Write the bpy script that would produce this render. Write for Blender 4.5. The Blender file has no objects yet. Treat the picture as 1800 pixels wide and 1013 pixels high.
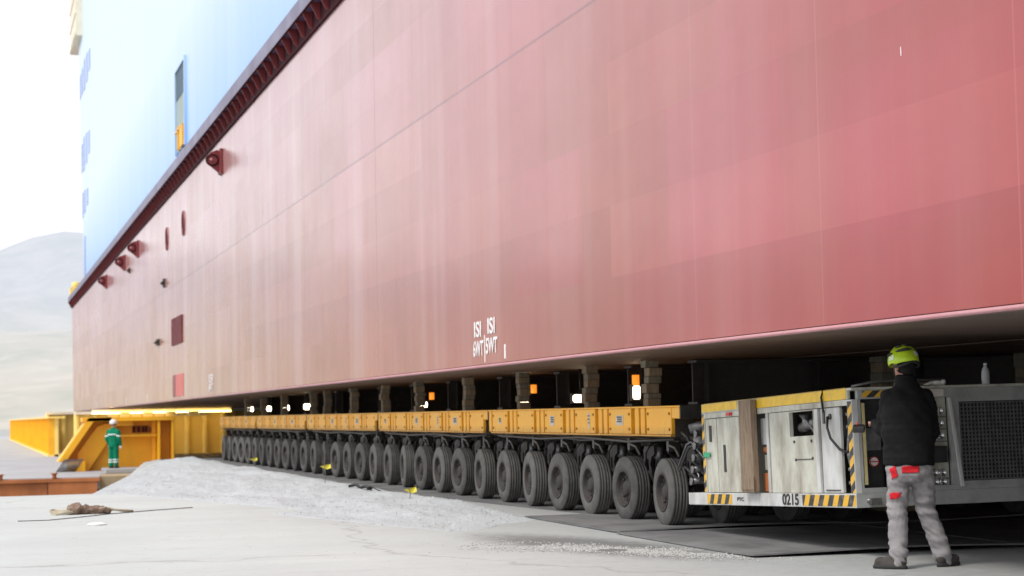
import bpy, math, random
import numpy as np
from math import sin, cos, pi, radians, sqrt
from mathutils import Vector, Matrix, noise
random.seed(7)
sc = bpy.context.scene
col = sc.collection

# ------------------------------------------------------------------ helpers
class MB:
    """collects simple shapes and links them as one mesh object"""
    def __init__(s): s.v=[]; s.f=[]; s.m=[]; s.sm=[]
    def add(s, vs, fs, mi=0, smooth=False, M=None):
        b=len(s.v)
        for p in vs:
            p=Vector(p)
            s.v.append(tuple(M@p) if M else tuple(p))
        for f in fs: s.f.append(tuple(b+i for i in f)); s.m.append(mi); s.sm.append(smooth)
        return s
    def box(s, x0,x1,y0,y1,z0,z1, mi=0, M=None):
        vs=[(x,y,z) for x in (x0,x1) for y in (y0,y1) for z in (z0,z1)]
        fs=[(0,1,3,2),(4,6,7,5),(0,4,5,1),(2,3,7,6),(0,2,6,4),(1,5,7,3)]
        return s.add(vs,fs,mi,False,M)
    def prism(s, pts, axis, a, b, mi=0, M=None):
        """closed polygon (2D) extruded along axis from a to b"""
        n=len(pts); vs=[]
        for t in (a,b):
            for (p,q) in pts:
                vs.append({'x':(t,p,q),'y':(p,t,q),'z':(p,q,t)}[axis])
        fs=[tuple(range(n))[::-1],tuple(range(n,2*n))]
        fs+=[(i,(i+1)%n,n+(i+1)%n,n+i) for i in range(n)]
        return s.add(vs,fs,mi,False,M)
    def cyl(s, p0, p1, r0, r1=None, n=12, mi=0, caps=True, M=None, smooth=True):
        r1=r0 if r1 is None else r1
        p0=Vector(p0);p1=Vector(p1);d=(p1-p0).normalized()
        a=d.orthogonal().normalized(); b=d.cross(a)
        vs=[];
        for p,r in ((p0,r0),(p1,r1)):
            for i in range(n):
                t=2*pi*i/n; vs.append(p+a*cos(t)*r+b*sin(t)*r)
        fs=[(i,(i+1)%n,n+(i+1)%n,n+i) for i in range(n)]
        s.add(vs,fs,mi,smooth,M)
        if caps: s.add(vs[:n],[tuple(range(n))[::-1]],mi,False,M); s.add(vs[n:],[tuple(range(n))],mi,False,M)
        return s
    def tube(s, pts, r, n=8, mi=0, M=None):
        pts=[Vector(p) for p in pts]; rs=r if isinstance(r,(list,tuple)) else [r]*len(pts)
        ref=Vector((0.3,0.2,1)).normalized(); vs=[]
        for i,p in enumerate(pts):
            d=(pts[min(i+1,len(pts)-1)]-pts[max(i-1,0)]).normalized()
            a=d.cross(ref); a=a.normalized() if a.length>1e-3 else d.orthogonal().normalized(); b=d.cross(a)
            for k in range(n):
                t=2*pi*k/n; vs.append(p+a*cos(t)*rs[i]+b*sin(t)*rs[i])
        fs=[(i*n+k,i*n+(k+1)%n,(i+1)*n+(k+1)%n,(i+1)*n+k) for i in range(len(pts)-1) for k in range(n)]
        fs+=[tuple(range(n))[::-1],tuple(range((len(pts)-1)*n,len(pts)*n))]
        return s.add(vs,fs,mi,True,M)
    def rings(s, rings, n=16, mi=0, M=None):
        """loft of ellipses (cx,cy,cz,rx,ry) in horizontal planes"""
        vs=[]
        for (cx,cy,cz,rx,ry) in rings:
            for k in range(n):
                t=2*pi*k/n; vs.append((cx+cos(t)*rx,cy+sin(t)*ry,cz))
        fs=[(i*n+k,i*n+(k+1)%n,(i+1)*n+(k+1)%n,(i+1)*n+k) for i in range(len(rings)-1) for k in range(n)]
        fs+=[tuple(range(n))[::-1],tuple(range((len(rings)-1)*n,len(rings)*n))]
        return s.add(vs,fs,mi,True,M)
    def ball(s, c, r, nu=16, nv=10, mi=0, M=None):
        rx,ry,rz=r if isinstance(r,(list,tuple)) else (r,r,r); vs=[];fs=[]
        for j in range(nv+1):
            ph=pi*j/nv
            for i in range(nu):
                t=2*pi*i/nu; vs.append((c[0]+rx*sin(ph)*cos(t),c[1]+ry*sin(ph)*sin(t),c[2]-rz*cos(ph)))
        for j in range(nv):
            for i in range(nu): fs.append((j*nu+i,j*nu+(i+1)%nu,(j+1)*nu+(i+1)%nu,(j+1)*nu+i))
        return s.add(vs,fs,mi,True,M)
    def lathe(s, prof, axis='x', c=(0,0,0), n=28, mi=0, smooth=True, M=None):
        """prof: (a along axis, radius)"""
        vs=[]
        for a,r in prof:
            for k in range(n):
                t=2*pi*k/n; u,w=cos(t)*r,sin(t)*r
                p={'x':(a,u,w),'y':(u,a,w),'z':(u,w,a)}[axis]
                vs.append((c[0]+p[0],c[1]+p[1],c[2]+p[2]))
        fs=[(i*n+k,i*n+(k+1)%n,(i+1)*n+(k+1)%n,(i+1)*n+k) for i in range(len(prof)-1) for k in range(n)]
        return s.add(vs,fs,mi,smooth,M)
    def mesh(s, name, mats, fix=True):
        me=bpy.data.meshes.new(name); me.from_pydata(s.v,[],s.f)
        for m in (mats if isinstance(mats,(list,tuple)) else [mats]): me.materials.append(m)
        me.polygons.foreach_set('material_index',s.m); me.polygons.foreach_set('use_smooth',s.sm)
        me.update()
        if fix:
            import bmesh
            bm=bmesh.new(); bm.from_mesh(me); bmesh.ops.remove_doubles(bm,verts=bm.verts,dist=1e-5)
            bmesh.ops.recalc_face_normals(bm,faces=bm.faces); bm.to_mesh(me); bm.free()
        return me
    def build(s, name, mats, parent=None, bevel=0, loc=None, rot=None):
        o=bpy.data.objects.new(name,s.mesh(name,mats)); col.objects.link(o)
        if parent: o.parent=parent
        if loc: o.location=loc
        if rot: o.rotation_euler=rot
        if bevel:
            b=o.modifiers.new('bevel','BEVEL'); b.width=bevel; b.segments=2; b.limit_method='ANGLE'; b.angle_limit=radians(40)
        return o

def tag(o,label=None,cat=None,group=None,kind=None):
    if label: o['label']=label
    if cat: o['category']=cat
    if group: o['group']=group
    if kind: o['kind']=kind
    return o
def empty(name,loc=(0,0,0),rot=(0,0,0)):
    o=bpy.data.objects.new(name,None); o.empty_display_size=.2; col.objects.link(o); o.location=loc; o.rotation_euler=rot; return o
KIDS={}
def copy_tree(o,parent=None):
    c=o.copy(); col.objects.link(c)
    if parent: c.parent=parent
    for ch in KIDS.get(o.name) or list(o.children): copy_tree(ch,c)
    return c
def text_mb(txt,size,depth,mat,name,parent=None,M=None,bold=0.0,sx=1.0,fit=None):
    cu=bpy.data.curves.new('txt','FONT'); cu.body=txt; cu.size=size; cu.extrude=depth; cu.offset=bold
    cu.align_x='CENTER'; cu.align_y='CENTER'; cu.space_line=.95
    t=bpy.data.objects.new('txt',cu); col.objects.link(t)
    bpy.context.view_layer.update()
    me=bpy.data.meshes.new_from_object(t.evaluated_get(bpy.context.evaluated_depsgraph_get()))
    bpy.data.objects.remove(t); bpy.data.curves.remove(cu)
    xs_=[v.co.x for v in me.vertices]; wd=max(xs_)-min(xs_)
    k=(fit/wd) if fit else sx
    me.transform(Matrix.Diagonal((k,1,1,1)))
    if M: me.transform(M)
    me.materials.clear(); me.materials.append(mat)
    o=bpy.data.objects.new(name,me); col.objects.link(o)
    if parent: o.parent=parent
    return o
def remesh(mb,name,mat,voxel,parent=None,smooth=4,disp=None,loc=None):
    """fuse overlapping closed shapes into one continuous skin"""
    o=bpy.data.objects.new('tmp',mb.mesh('tmp',mat)); col.objects.link(o)
    r=o.modifiers.new('r','REMESH'); r.mode='VOXEL'; r.voxel_size=voxel; r.use_smooth_shade=True
    s=o.modifiers.new('s','SMOOTH'); s.factor=.5; s.iterations=smooth
    bpy.context.view_layer.update()
    me=bpy.data.meshes.new_from_object(o.evaluated_get(bpy.context.evaluated_depsgraph_get()))
    bpy.data.objects.remove(o)
    if disp:
        co=[v.co.copy() for v in me.vertices]; no=[v.normal.copy() for v in me.vertices]
        for v,c,n in zip(me.vertices,co,no): v.co=c+n*disp(c)
    me.name=name; me.materials.clear(); me.materials.append(mat)
    for p in me.polygons: p.use_smooth=True
    q=bpy.data.objects.new(name,me); col.objects.link(q)
    if parent: q.parent=parent
    if loc: q.location=loc
    return q

# ------------------------------------------------------------------ materials
class NT:
    def __init__(s,name):
        s.m=bpy.data.materials.new(name); s.m.use_nodes=True; s.t=s.m.node_tree; s.t.nodes.clear()
        s.out=s.n('ShaderNodeOutputMaterial')
    def n(s,typ,**kw):
        n=s.t.nodes.new(typ)
        for k,v in kw.items(): setattr(n,k,v)
        return n
    def l(s,a,b): s.t.links.new(a,b)
    def val(s,sock,v):
        if hasattr(v,'links') or isinstance(v,bpy.types.NodeSocket): s.l(v,sock)
        else: sock.default_value=v
    def coord(s,scale=(1,1,1),world=False):
        if world:
            g=s.n('ShaderNodeNewGeometry').outputs['Position']
        else: g=s.n('ShaderNodeTexCoord').outputs['Object']
        mp=s.n('ShaderNodeMapping'); s.l(g,mp.inputs[0]); mp.inputs['Scale'].default_value=scale; return mp.outputs[0]
    def noise(s,vec,scale,detail=4,rough=.55):
        n=s.n('ShaderNodeTexNoise'); s.l(vec,n.inputs['Vector']); n.inputs['Scale'].default_value=scale
        n.inputs['Detail'].default_value=detail; n.inputs['Roughness'].default_value=rough; return n.outputs['Fac']
    def ramp(s,fac,stops):
        r=s.n('ShaderNodeValToRGB'); s.l(fac,r.inputs[0]); e=r.color_ramp.elements
        while len(e)<len(stops): e.new(.5)
        for i,(p,c) in enumerate(stops):
            e[i].position=p; e[i].color=(c if len(c)==4 else (*c,1)) if hasattr(c,'__len__') else (c,c,c,1)
        return r.outputs[0]
    def math(s,op,a,b=0.0,c=None,clamp=False):
        m=s.n('ShaderNodeMath',operation=op,use_clamp=clamp); s.val(m.inputs[0],a); s.val(m.inputs[1],b)
        if c is not None: s.val(m.inputs[2],c)
        return m.outputs[0]
    def mix(s,fac,a,b,mode='MIX'):
        m=s.n('ShaderNodeMix',data_type='RGBA',blend_type=mode)
        s.val(m.inputs[0],fac)
        for k,v in ((6,a),(7,b)):
            if isinstance(v,tuple): v=(*v[:3],1)
            s.val(m.inputs[k],v)
        return m.outputs[2]
    def sep(s,vec):
        x=s.n('ShaderNodeSeparateXYZ'); s.l(vec,x.inputs[0]); return x.outputs
    def bump(s,h,strength=.3,dist=.01,normal=None):
        b=s.n('ShaderNodeBump'); s.l(h,b.inputs['Height']); b.inputs['Strength'].default_value=strength; b.inputs['Distance'].default_value=dist
        if normal: s.l(normal,b.inputs['Normal'])
        return b.outputs[0]
    def bsdf(s,color,rough=.5,metal=0,normal=None,spec=.5,**kw):
        b=s.n('ShaderNodeBsdfPrincipled')
        if isinstance(color,tuple): color=(*color[:3],1)
        s.val(b.inputs['Base Color'],color); s.val(b.inputs['Roughness'],rough); b.inputs['Metallic'].default_value=metal
        s.val(b.inputs['Specular IOR Level'],spec)
        if normal: s.l(normal,b.inputs['Normal'])
        for k,v in kw.items(): s.val(b.inputs[k],v)
        s.l(b.outputs[0],s.out.inputs[0]); return b

def paint(name,base,rough=.45,metal=0,dirt=(.12,.1,.08),amount=.35,scale=6,bump=.15,stretch=(1,1,1),spec=.5,world=False,fine=40):
    t=NT(name); v=t.coord(stretch,world)
    n1=t.noise(v,scale,6,.62); n2=t.noise(v,fine,3,.6)
    f=t.ramp(n1,[(.42,0.0),(.72,1.0)])
    f=t.math('MULTIPLY',f,amount)
    c=t.mix(f,base,dirt)
    k=t.ramp(n2,[(.25,.88),(.75,1.1)])
    c=t.mix(1.0,c,k,'MULTIPLY')
    r=t.math('ADD',t.math('MULTIPLY',n1,.3),rough-.15)
    t.bsdf(c,r,metal,t.bump(n2,bump,.004),spec)
    return t.m
def plain(name,c,r=.5,metal=0,emit=None,es=0):
    t=NT(name)
    if emit: t.bsdf(c,r,metal,**{'Emission Color':(*emit,1),'Emission Strength':es})
    else: t.bsdf(c,r,metal)
    return t.m
def hazard(name,ax='yz',w=.11,c1=(.75,.42,.02),c2=(.03,.03,.03),slope=1.0,off=0):
    t=NT(name); o=t.sep(t.coord()); a={'x':o[0],'y':o[1],'z':o[2]}
    s=t.math('ADD',a[ax[0]],t.math('MULTIPLY',a[ax[1]],slope))
    s=t.math('FRACT',t.math('DIVIDE',t.math('ADD',s,off+50),w*2))
    f=t.math('GREATER_THAN',s,.5)
    c=t.mix(f,c1,c2); n=t.noise(t.coord(),14,6,.7)
    c=t.mix(t.math('MULTIPLY',t.ramp(n,[(.5,0.),(.7,1.)]),.45),c,(.3,.28,.24))
    t.bsdf(c,.5); return t.m

# --- hull red paint
def hull_paint():
    t=NT('hull_red_paint'); v=t.coord((1,1,1),True); x,y,z=t.sep(v)
    cmb=t.n('ShaderNodeCombineXYZ'); t.l(y,cmb.inputs[0]); t.l(z,cmb.inputs[1]); yz=cmb.outputs[0]
    br=t.n('ShaderNodeTexBrick'); t.l(yz,br.inputs['Vector'])
    br.offset=.37; br.inputs['Scale'].default_value=1; br.inputs['Brick Width'].default_value=7.5; br.inputs['Row Height'].default_value=1.35
    br.inputs['Mortar Size'].default_value=.004; br.inputs['Bias'].default_value=0
    br.inputs['Color1'].default_value=(0,0,0,1); br.inputs['Color2'].default_value=(1,1,1,1); br.inputs['Mortar'].default_value=(.5,.5,.5,1)
    sh=t.n('ShaderNodeVectorMath',operation='ADD'); t.l(yz,sh.inputs[0]); sh.inputs[1].default_value=(.3,.39,0); yz2=sh.outputs[0]
    br3=t.n('ShaderNodeTexBrick'); t.l(yz2,br3.inputs['Vector']); br3.offset=.31; br3.inputs['Scale'].default_value=1
    br3.inputs['Brick Width'].default_value=30; br3.inputs['Row Height'].default_value=.8; br3.inputs['Mortar Size'].default_value=0
    br3.inputs['Color1'].default_value=(0,0,0,1); br3.inputs['Color2'].default_value=(1,1,1,1)
    br2=t.n('ShaderNodeTexBrick'); t.l(yz2,br2.inputs['Vector']); br2.offset=.5
    br2.inputs['Scale'].default_value=1; br2.inputs['Brick Width'].default_value=2.9; br2.inputs['Row Height'].default_value=1.6; br2.inputs['Mortar Size'].default_value=0
    br2.inputs['Color1'].default_value=(0,0,0,1); br2.inputs['Color2'].default_value=(1,1,1,1)
    st=t.noise(t.coord((1,.42,.04),True),1.0,2,.5)          # vertical streaks, uneven-plate reflections painted as tone
    st2=t.noise(t.coord((1,3.2,.06),True),1.0,4,.6)
    cl=t.noise(v,.35,3,.5)
    base=t.mix(br.outputs['Color'],(.345,.024,.014),(.365,.024,.032))
    base=t.mix(t.math('MULTIPLY',br2.outputs['Color'],.5),base,(.30,.055,.022))
    base=t.mix(t.math('MULTIPLY',br3.outputs['Color'],.38),base,(.40,.070,.065))
    base=t.mix(t.ramp(cl,[(.40,0.),(.75,.40)]),base,(.40,.04,.09))
    base=t.mix(t.math('MULTIPLY',t.ramp(st,[(.52,0.),(.74,1.)]),.14),base,(.52,.30,.28))
    base=t.mix(t.math('MULTIPLY',t.ramp(st2,[(.45,0.),(.8,1.)]),.09),base,(.40,.18,.12))
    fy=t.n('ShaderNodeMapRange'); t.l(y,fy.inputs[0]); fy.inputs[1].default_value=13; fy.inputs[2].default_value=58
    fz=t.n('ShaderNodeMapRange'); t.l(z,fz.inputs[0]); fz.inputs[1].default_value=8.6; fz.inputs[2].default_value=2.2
    refl_tint=t.math('MULTIPLY',t.math('MULTIPLY',fy.outputs[0],t.math('ADD',.4,t.math('MULTIPLY',fz.outputs[0],.6))),t.math('ADD',.45,t.math('MULTIPLY',st2,.8)),clamp=True)
    base=t.mix(t.math('MULTIPLY',refl_tint,.95),base,(.50,.30,.135))  # tan landscape reflection painted in, stronger low down and far along
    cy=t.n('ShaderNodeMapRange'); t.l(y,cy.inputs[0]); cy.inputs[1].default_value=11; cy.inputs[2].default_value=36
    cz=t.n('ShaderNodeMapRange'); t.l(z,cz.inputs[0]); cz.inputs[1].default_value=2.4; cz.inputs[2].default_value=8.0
    base=t.mix(t.math('MULTIPLY',t.math('MULTIPLY',cy.outputs[0],cz.outputs[0]),.44),base,(.68,.52,.60))  # flare and haze painted as paler lavender towards the upper far end
    # strake and plate tones, painted pale reflection streaks, dark runs
    base=t.mix(1.0,base,t.ramp(br3.outputs['Color'],[(0.,(.92,.85,.83)),(1.,(1.05,1.04,1.02))]),'MULTIPLY')
    base=t.mix(.45,base,t.ramp(br2.outputs['Color'],[(0.,(1.05,.92,1.04)),(.5,(1.0,1.0,1.0)),(1.,(.93,.98,.80))]),'MULTIPLY')
    cl2=t.noise(t.coord((1,.5,.9),True),.55,5,.62)
    base=t.mix(1.0,base,t.ramp(cl2,[(.32,(.88,.78,.76)),(.66,(1.06,1.10,1.10))]),'MULTIPLY')
    refl_streak=t.noise(t.coord((1,.75,.05),True),1.0,2,.5)
    base=t.mix(t.math('MULTIPLY',t.ramp(refl_streak,[(.50,0.),(.68,1.)]),t.math('MULTIPLY',cy.outputs[0],.20)),base,(.80,.70,.74))  # pale streaks painted for reflections off uneven plate
    run2=t.noise(t.coord((1,2.1,.09),True),1.0,3,.6)
    base=t.mix(t.math('MULTIPLY',t.ramp(run2,[(.58,0.),(.74,1.)]),.22),base,(.34,.10,.06))
    base=t.mix(1.0,base,(.93,.885,.86),'MULTIPLY')
    # welds
    def line(src,pos,w):
        return t.math('LESS_THAN',t.math('ABSOLUTE',t.math('SUBTRACT',src,pos)),w)
    seams=line(z,6.01,.018)
    for yy in (33.3,57.1): seams=t.math('MAXIMUM',seams,line(y,yy,.020))
    faint=line(y,25.9,.014)
    for yy in (17.82,14.88,11.69,45.0,75.0,92.0,110.0): faint=t.math('MAXIMUM',faint,line(y,yy,.012))
    base=t.mix(t.math('MULTIPLY',seams,.6),base,(.16,.05,.06))
    base=t.mix(t.math('MULTIPLY',faint,.10),base,(.6,.3,.3))
    # plate waviness between frames
    w=t.math('SINE',t.math('MULTIPLY',y,2*pi/.76))
    wz=t.math('SINE',t.math('MULTIPLY',z,2*pi/1.35))
    h=t.math('ADD',t.math('MULTIPLY',w,.0004),t.math('MULTIPLY',t.noise(t.coord((1,.45,.12),True),1.0,2,.5),.020))
    h=t.math('ADD',h,t.math('MULTIPLY',wz,.0006))
    h=t.math('ADD',h,t.math('MULTIPLY',seams,.006))
    nb=t.n('ShaderNodeBump'); t.l(h,nb.inputs['Height']); nb.inputs['Strength'].default_value=1; nb.inputs['Distance'].default_value=1
    fine=t.bump(t.noise(v,60,3,.6),.10,.002,nb.outputs[0])
    r=t.math('ADD',.09,t.math('MULTIPLY',t.noise(v,.9,4,.6),.14))
    r=t.math('ADD',r,t.math('MULTIPLY',br2.outputs['Color'],.06))
    t.bsdf(base,r,0,fine,.7,**{'IOR':1.55})
    return t.m
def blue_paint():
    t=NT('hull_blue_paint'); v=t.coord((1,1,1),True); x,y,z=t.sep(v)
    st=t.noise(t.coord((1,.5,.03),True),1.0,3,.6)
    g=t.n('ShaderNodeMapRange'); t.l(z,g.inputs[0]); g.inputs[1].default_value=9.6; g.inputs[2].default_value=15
    base=t.mix(g.outputs[0],(.13,.38,.84),(.56,.70,.83))  # paler upwards: overexposure and sky reflection painted into the blue
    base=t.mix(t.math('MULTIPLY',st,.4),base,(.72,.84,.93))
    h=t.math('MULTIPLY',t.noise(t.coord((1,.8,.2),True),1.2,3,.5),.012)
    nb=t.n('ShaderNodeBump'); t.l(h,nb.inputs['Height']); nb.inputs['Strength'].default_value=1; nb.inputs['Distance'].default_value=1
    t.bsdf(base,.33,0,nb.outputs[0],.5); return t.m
M={}
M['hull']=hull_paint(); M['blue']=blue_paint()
M['hull_bottom']=paint('hull_bottom_paint',(.17,.11,.085),.6,0,(.12,.095,.08),.7,.8,.1,(.25,1.5,1),world=True)
M['chine']=paint('chine_highlight',(.52,.27,.29),.35,0,(.45,.15,.16),.4,1.5,.1,world=True)  # pink highlight of the bottom edge put into the colour
M['maroon']=paint('maroon_paint',(.22,.03,.035),.4,0,(.10,.02,.02),.5,2,.1)
M['navy']=paint('navy_paint',(.13,.105,.20),.38,0,(.10,.07,.10),.4,1,.1,world=True)
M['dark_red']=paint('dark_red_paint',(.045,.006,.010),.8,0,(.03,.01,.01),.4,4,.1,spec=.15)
M['darkblue']=plain('dark_blue_glass',(.20,.30,.62),.3)
M['recess']=paint('recess_teal',(.34,.42,.39),.6,0,(.4,.36,.25),.5,.5,.1,(1,1,.3))
M['panel_red']=paint('panel_bright_red',(.62,.10,.08),.4,0,(.5,.15,.1),.3,2,.1)
M['white_mark']=paint('white_marking_paint',(.82,.82,.82),.5,0,(.6,.35,.35),.35,9,.05)
def orange_mat():
    t=NT('transporter_orange'); v=t.coord(); n=t.noise(v,3,6,.65); n2=t.noise(t.coord((1,1,.25)),16,5,.7)
    z=t.sep(t.coord())[2]
    c=t.mix(t.ramp(n,[(.35,0.),(.7,1.)]),(1.0,.45,.006),(.98,.52,.03))
    c=t.mix(t.math('MULTIPLY',t.ramp(n2,[(.55,0.),(.75,1.)]),.45),c,(.30,.13,.04))
    lw=t.n('ShaderNodeMapRange'); t.l(z,lw.inputs[0]); lw.inputs[1].default_value=1.16; lw.inputs[2].default_value=1.03
    c=t.mix(t.math('MULTIPLY',lw.outputs[0],t.math('MULTIPLY',n2,.8)),c,(.10,.06,.04))
    t.bsdf(c,.42,0,t.bump(n2,.12,.004)); return t.m
M['orange']=orange_mat()
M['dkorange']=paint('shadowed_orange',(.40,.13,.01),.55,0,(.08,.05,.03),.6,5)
M['yellow_steel']=paint('grillage_yellow',(1.0,.50,.015),.45,0,(.62,.28,.04),.4,1.2)
M['pale_yellow']=paint('sunlit_yellow',(1.0,.76,.22),.4,0,(.85,.5,.1),.3,1.2)
M['cream']=paint('cream_glare_and_paint',(.85,.78,.62),.6,0,(.6,.45,.25),.4,2)
M['steel']=paint('dark_greasy_steel',(.055,.052,.048),.42,.3,(.10,.08,.06),.6,9,.3)
M['steel2']=paint('grey_worn_steel',(.20,.20,.20),.38,.6,(.08,.07,.06),.6,12,.3)
M['chrome']=plain('bright_piston_steel',(.75,.75,.76),.16,1)
M['black']=paint('black_rubber',(.012,.012,.013),.55,0,(.05,.05,.045),.5,8)
def tyre_mat():
    t=NT('dusty_tyre_rubber'); v=t.coord(); n=t.noise(v,7,6,.65); n2=t.noise(v,60,3,.6)
    oi=t.n('ShaderNodeObjectInfo').outputs['Random']
    f=t.math('ADD',t.math('MULTIPLY',t.ramp(n,[(.3,0.),(.75,1.)]),.55),t.math('MULTIPLY',oi,.5),clamp=True)
    c=t.mix(f,(.035,.035,.034),(.15,.145,.135))
    t.bsdf(c,.75,0,t.bump(n2,.25,.003),.3); return t.m
M['tyre']=tyre_mat()
M['tyre_groove']=plain('tyre_groove_dust',(.24,.235,.22),.9)
M['rim']=paint('rusty_rim',(.030,.028,.027),.7,.1,(.06,.036,.028),.6,9,.3)
M['ppu']=paint('pale_cabinet_paint',(.56,.56,.48),.42,0,(.21,.17,.11),.8,4,.1,(1,1,.4))
M['ppu2']=paint('pale_grey_door_paint',(.60,.61,.60),.38,0,(.24,.21,.16),.7,5,.1,(1,1,.4))
M['ppu_yellow']=paint('cabinet_yellow',(.88,.55,.01),.42,0,(.35,.27,.12),.4,8)
M['ppu_grey']=paint('shaded_grey_frame',(.38,.39,.38),.45,0,(.12,.12,.11),.5,5,.1)
M['grille']=paint('black_grille',(.025,.026,.027),.5,.3,(.09,.09,.08),.4,9)
M['hazY']=hazard('hazard_side','yz',.105,slope=.55)
M['hazV']=hazard('hazard_post','zy',.075,slope=.7)
M['hazX']=hazard('hazard_top','xz',.075,slope=-1.2)
M['red']=plain('red_plastic',(.6,.03,.02),.3)
M['green']=plain('green_label',(.02,.35,.16),.5)
M['sticker']=paint('pale_sticker',(.66,.62,.55),.5,0,(.35,.25,.18),.5,20)
M['ink']=plain('black_ink',(.02,.02,.02),.6)
def wood_mat(name,a,b):
    t=NT(name); v=t.coord((9,9,1.2)); n=t.noise(v,4,6,.7); oi=t.n('ShaderNodeObjectInfo').outputs['Random']
    c=t.mix(t.ramp(n,[(.3,0.),(.7,1.)]),a,b); c=t.mix(t.math('MULTIPLY',oi,.4),c,(.16,.13,.10))
    t.bsdf(c,.8,0,t.bump(n,.4,.004),.2); return t.m
M['wood']=wood_mat('weathered_timber',(.22,.17,.11),(.44,.36,.25))
M['wood3']=wood_mat('brown_baulk_timber',(.16,.11,.075),(.36,.27,.19))
M['wood2']=wood_mat('grey_timber',(.17,.16,.12),(.36,.33,.26))
M['rust']=paint('rusty_sheet',(.55,.19,.06),.75,0,(.26,.08,.035),.8,.9,.4,(1,1,.5))
M['tanwall']=paint('stained_concrete_wall',(.42,.33,.20),.8,0,(.35,.16,.05),.6,1.2,.3)

def ground_mat():
    t=NT('pale_concrete'); v=t.coord((1,1,1),True); x,y,z=t.sep(v)
    n=t.noise(v,.35,6,.6); n2=t.noise(v,7,6,.7); n3=t.noise(t.coord((.12,1.3,1),True),1,4,.6)
    c=t.mix(t.ramp(n,[(.3,0.),(.75,1.)]),(.56,.59,.56),(.47,.49,.475))
    c=t.mix(t.math('MULTIPLY',t.ramp(n3,[(.45,0.),(.7,1.)]),.45),c,(.48,.475,.46))
    c=t.mix(t.math('MULTIPLY',t.ramp(n2,[(.5,0.),(.75,1.)]),.25),c,(.36,.36,.36))
    vo=t.n('ShaderNodeTexVoronoi',feature='DISTANCE_TO_EDGE'); wv=t.n('ShaderNodeVectorMath',operation='ADD'); t.l(t.coord((.16,.09,1),True),wv.inputs[0])
    nn=t.n('ShaderNodeTexNoise'); t.l(v,nn.inputs['Vector']); nn.inputs['Scale'].default_value=.8; nn.inputs['Detail'].default_value=6
    nm=t.n('ShaderNodeVectorMath',operation='SCALE'); t.l(nn.outputs['Color'],nm.inputs[0]); nm.inputs['Scale'].default_value=.22; t.l(nm.outputs[0],wv.inputs[1])
    t.l(wv.outputs[0],vo.inputs['Vector']); vo.inputs['Scale'].default_value=1
    c=t.mix(t.ramp(vo.outputs['Distance'],[(.0,.55),(.006,0.)]),c,(.25,.25,.24))
    st_=t.noise(t.coord((1,1,1),True),1.6,6,.75)
    c=t.mix(t.ramp(st_,[(.56,0.),(.72,.5)]),c,(.40,.395,.38))
    sp=t.noise(v,38,3,.7); c=t.mix(t.ramp(sp,[(.60,0.),(.72,.55)]),c,(.30,.30,.29))
    # wear towards the haul road
    d=t.n('ShaderNodeMapRange'); t.l(x,d.inputs[0]); d.inputs[1].default_value=3.4; d.inputs[2].default_value=7.6
    dn=t.math('MULTIPLY',d.outputs[0],t.math('ADD',.35,t.math('MULTIPLY',n2,.7)),clamp=True)
    c=t.mix(dn,c,(.25,.25,.25))
    # dark grit patch beside the plates
    dx=t.math('SUBTRACT',x,6.0); dy=t.math('MULTIPLY',t.math('SUBTRACT',y,t.math('ADD',18.6,t.math('MULTIPLY',dx,-1.6))),.42)
    rr=t.math('SQRT',t.math('ADD',t.math('MULTIPLY',dx,dx),t.math('MULTIPLY',dy,dy)))
    rr=t.math('ADD',rr,t.math('MULTIPLY',t.math('SUBTRACT',n2,.5),1.1))
    c=t.mix(t.ramp(rr,[(.45,.85),(1.2,0.)]),c,(.14,.14,.135))
    t.bsdf(c,.85,0,t.bump(n2,.35,.01),.3); return t.m
M['ground']=ground_mat()
def plate_mat():
    t=NT('dark_road_plate'); v=t.coord((1,1,1),True); n=t.noise(v,1.2,6,.65); n2=t.noise(v,30,4,.7)
    n3=t.noise(t.coord((1.5,.12,1),True),2,4,.6)
    c=t.mix(t.ramp(n,[(.3,0.),(.7,1.)]),(.085,.085,.086),(.20,.20,.20))
    c=t.mix(t.math('MULTIPLY',t.ramp(n3,[(.45,0.),(.7,1.)]),.4),c,(.30,.30,.29))
    t.bsdf(c,.7,0,t.bump(n2,.3,.003),.35); return t.m
M['plate']=plate_mat()
def gravel_mat():
    t=NT('crushed_stone'); v=t.coord((1,1,1),True)
    vo=t.n('ShaderNodeTexVoronoi'); t.l(v,vo.inputs['Vector']); vo.inputs['Scale'].default_value=26
    n=t.noise(v,1.1,5,.6); n2=t.noise(v,13,5,.7)
    c=t.mix(t.sep(vo.outputs['Color'])[0],(.385,.41,.42),(.50,.525,.535))
    c=t.mix(t.ramp(n,[(.3,0.),(.8,.5)]),c,(.55,.565,.57))
    c=t.mix(t.ramp(n2,[(.55,0.),(.8,.35)]),c,(.34,.35,.365))
    t.bsdf(c,.9,0,t.bump(t.math('ADD',vo.outputs['Distance'],n2),.5,.02),.2); return t.m
M['gravel']=gravel_mat()
M['stone']=paint('pale_stone_chips',(.48,.475,.455),.85,0,(.34,.34,.34),.5,20,.2,world=True)
M['stone2']=paint('grey_stone_chips',(.46,.485,.495),.85,0,(.36,.38,.39),.5,20,.2,world=True)
M['deck']=paint('barge_deck_paint',(.40,.40,.41),.7,0,(.28,.27,.27),.5,.4,.2,world=True)
M['deck2']=paint('shadow_brown_deck',(.17,.12,.10),.6,0,(.10,.07,.06),.5,.4,.2,world=True)
def water_mat():
    t=NT('pale_water'); v=t.coord((1,1,1),True); t.bsdf((.10,.13,.14),.12,0,t.bump(t.noise(v,1.5,3,.5),.2,.05)); return t.m
M['water']=water_mat()
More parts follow.
